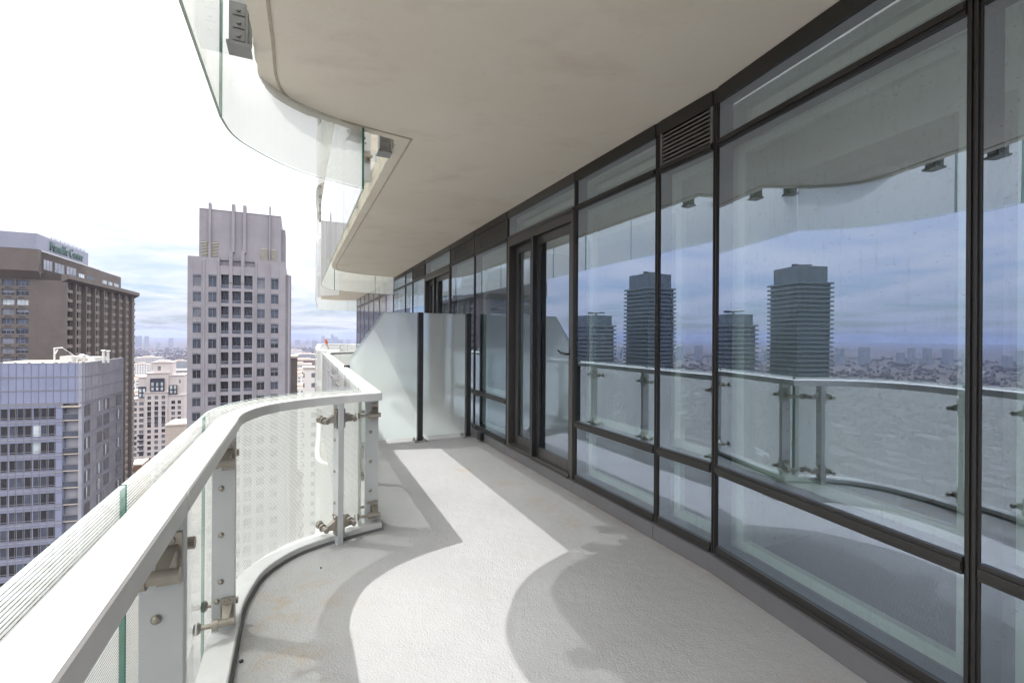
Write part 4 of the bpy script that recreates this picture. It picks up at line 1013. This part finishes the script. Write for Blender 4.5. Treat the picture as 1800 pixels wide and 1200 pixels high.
far_list = [(523, 640, 700, 40, 25, 'far_pale'), (531, 652, 600, 34, 20, 'far_brown'), (536, 632, 1000, 60, 30, 'far_brown'), (520, 660, 480, 30, 18, 'far_white'),
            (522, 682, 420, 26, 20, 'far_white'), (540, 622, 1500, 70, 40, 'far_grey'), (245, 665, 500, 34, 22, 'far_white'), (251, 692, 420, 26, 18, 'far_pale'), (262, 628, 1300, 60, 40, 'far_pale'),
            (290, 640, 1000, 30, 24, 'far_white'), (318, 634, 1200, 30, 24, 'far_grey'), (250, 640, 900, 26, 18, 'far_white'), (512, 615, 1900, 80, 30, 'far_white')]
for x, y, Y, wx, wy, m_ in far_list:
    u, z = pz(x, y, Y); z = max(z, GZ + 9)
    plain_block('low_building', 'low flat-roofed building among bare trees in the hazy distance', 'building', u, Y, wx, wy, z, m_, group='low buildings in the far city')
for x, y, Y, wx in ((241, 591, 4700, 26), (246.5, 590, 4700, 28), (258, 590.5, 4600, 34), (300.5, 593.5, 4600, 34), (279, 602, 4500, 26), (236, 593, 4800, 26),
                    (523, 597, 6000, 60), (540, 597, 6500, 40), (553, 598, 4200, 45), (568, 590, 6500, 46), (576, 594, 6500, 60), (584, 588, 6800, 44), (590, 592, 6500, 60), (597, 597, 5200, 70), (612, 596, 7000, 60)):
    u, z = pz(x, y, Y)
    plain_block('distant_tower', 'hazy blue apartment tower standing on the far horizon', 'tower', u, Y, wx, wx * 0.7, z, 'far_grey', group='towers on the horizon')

# ---- two dark glass towers to the left of the picture, seen in the window reflections
def condo(x, y, W, zt, crown, label):
    org = (x, y, GZ); root = thing('condo_tower', org, label, 'building'); root.rotation_euler = (0, 0, R(25.3))
    h = zt - GZ; mb = MB(); mb.box(-W / 2, W / 2, -W / 2, W / 2, 0, h - crown); mb.build('glass_body', 'tower_glass', root)
    cm = MB(); c = W * 0.45; cm.box(-c, c, -c, c, h - crown, h); cm.build('crown', 'tower_glass', root)
    bm = MB(); e = W / 2 + 1.5; bm.box(-e, e, -e, e, 0, 0.25); bm.box(-e, e, -e, -e + 0.08, 0.25, 1.2); bm.box(-e, e, e - 0.08, e, 0.25, 1.2); bm.box(-e, -e + 0.08, -e + 0.08, e - 0.08, 0.25, 1.2); bm.box(e - 0.08, e, -e + 0.08, e - 0.08, 0.25, 1.2)
    me = proto(bm, 'balcony', 'balcony_glass')
    z = h - crown - 0.3
    k = 0
    while z > h - 110 and k < 60:
        inst('balcony', me, root, Matrix.Translation((0, 0, z))); z -= 2.95; k += 1
    mb = MB(); mb.cyl((-1, 0, h), (-1, 0, h + 2.2), 0.6, 0.6, 8); mb.cyl((-9, 0, h + 2.6), (4, 0, h + 1.8), 0.45, 0.6, 6); mb.box(2, 5.5, -1, 1, h + 1.2, h + 2.6); mb.build('roof_crane', 'charcoal_post', root)
condo(-329, 142, 24, 47.9, 11.5, 'taller dark glass condominium tower with ringed balconies, mirrored in the windows')
condo(-297, 171, 20, 16.8, 8.0, 'shorter dark glass condominium tower with ringed balconies, mirrored in the windows')

def mirror(x, y, Z, far):
    th = 25.3 if far else 17.4
    b_ = Vector((math.cos(R(th)), math.sin(R(th)))); n_ = 2.343 if far else 2.0456
    P = Vector(((x - 900) / 800 * Z, Z)); P = P - 2 * (P.dot(b_) - n_) * b_
    return P.x, P.y, 1.45 - (y - 590.2 - 0.006 * (x - 900)) * Z / 800
for x, y, Z, W in ((1478, 612, 2300, 28), (1521, 611, 2300, 34), (1583, 620, 2400, 26), (1602, 612, 2500, 24), (1630, 612, 2400, 26), (1666, 613, 2400, 32), (1705, 622, 2200, 40), (1760, 622, 2000, 44), (1785, 618, 2000, 36), (1335, 618, 2600, 40), (1348, 612, 2600, 36)):
    X, Y, z = mirror(x, y, Z, False)
    plain_block('distant_tower', 'dark apartment tower far off, mirrored low in the large window pane', 'tower', X, Y, W, W, z, 'far_grey', group='far towers mirrored in the glass')

# ---- carpet of houses and bare trees
gm = MB(); S_ = 16000; gm.quad((-S_, -S_, GZ), (S_, -S_, GZ), (S_, S_, GZ), (-S_, S_, GZ)); tag(gm.build('ground', 'city_ground'), 'flat hazy city ground far below', 'ground', kind='structure')
rm = MB()
for k, off_ in enumerate((-900, -520, -260, 60, 420, 900, 1600)):
    f = frame(Vector((-400, 500)) + B * off_ * 0.7, A); rm.fbox(f, -3000, 9000, -7, 7, GZ + 0.01, GZ + 0.25)
tag(rm.build('roads', 'asphalt'), 'long straight asphalt streets on the city floor', 'road', kind='structure')
hm = MB(); tm = MB(); rr = random.Random(11)
def clear(x, y):
    if y > 60 and -150 < x < -40 and y < 130: return False
    if -230 < x < -60 and 60 < y < 230: return False
    if math.hypot(x + 329, y - 142) < 40 or math.hypot(x + 297, y - 171) < 36: return False
    if -235 < x < -180 and 235 < y < 300: return False
    return True
def city(n, az0, az1, r0, r1):
    for _ in range(n):
        r = r0 * (r1 / r0) ** rr.random(); az = R(rr.uniform(az0, az1)); x = r * math.sin(az); y = r * math.cos(az)
        if not clear(x, y): continue
        if rr.random() < 0.45:
            wx, wy, h = rr.uniform(7, 22), rr.uniform(8, 16), rr.uniform(5, 11)
            if rr.random() < 0.06: wx *= 2.5; wy *= 1.6; h *= 1.6
            f = frame((x, y), A)
            if wx < 16:
                b0 = [f(-wx / 2, -wy / 2, GZ), f(wx / 2, -wy / 2, GZ), f(wx / 2, wy / 2, GZ), f(-wx / 2, wy / 2, GZ)]; t0 = [(p[0], p[1], GZ + h * 0.65) for p in b0]
                r_ = [f(-wx / 2, 0, GZ + h), f(wx / 2, 0, GZ + h)]
                hm.add(b0 + t0 + r_, [(0, 1, 5, 4), (1, 2, 6, 5), (2, 3, 7, 6), (3, 0, 4, 7), (4, 5, 9, 8), (6, 7, 8, 9), (5, 6, 9), (7, 4, 8)])
            else: hm.fbox(f, -wx / 2, wx / 2, -wy / 2, wy / 2, GZ, GZ + h)
        else:
            h = rr.uniform(8, 17); w_ = h * rr.uniform(0.3, 0.5); k = 6
            ring_ = [(x + w_ * math.cos(q * math.tau / k) * rr.uniform(0.6, 1.2), y + w_ * math.sin(q * math.tau / k) * rr.uniform(0.6, 1.2), GZ + h * rr.uniform(0.35, 0.6)) for q in range(k)]
            ring2 = [(x + 0.55 * (p[0] - x) + rr.uniform(-1, 1), y + 0.55 * (p[1] - y) + rr.uniform(-1, 1), GZ + h * rr.uniform(0.75, 0.95)) for p in ring_]
            tm.add([(x, y, GZ + h * 0.2)] + ring_ + ring2 + [(x, y, GZ + h)], [(0, 1 + (q + 1) % k, 1 + q) for q in range(k)] + [(1 + q, 1 + (q + 1) % k, 1 + k + (q + 1) % k, 1 + k + q) for q in range(k)] + [(1 + k + q, 1 + k + (q + 1) % k, 1 + 2 * k) for q in range(k)])
city(9000, -45, -20, 220, 5200)
city(4500, -86, -45, 260, 4200)
tag(hm.build('houses', 'house_mix'), 'dense carpet of small houses and low roofs in the far city', 'houses', kind='stuff')
tag(tm.build('bare_trees', 'bare_twigs'), 'brown carpet of leafless trees between the far houses', 'trees', kind='stuff')

# ---- haze
hz = MB(); hz.box(-14000, 14000, -14000, 14000, GZ - 1, 62)
ho = hz.build('haze', 'black_void')
b = NB('haze_air'); pv = b.n('ShaderNodeVolumePrincipled'); pv.inputs['Color'].default_value = (0.40, 0.465, 0.71, 1); pv.inputs['Density'].default_value = 0.000085; pv.inputs['Anisotropy'].default_value = 0.2
b.l(pv.outputs[0], b.o.inputs['Volume'])
ho.data.materials.clear(); ho.data.materials.append(b.m); tag(ho, 'pale bluish haze over the whole city', 'haze', kind='stuff')
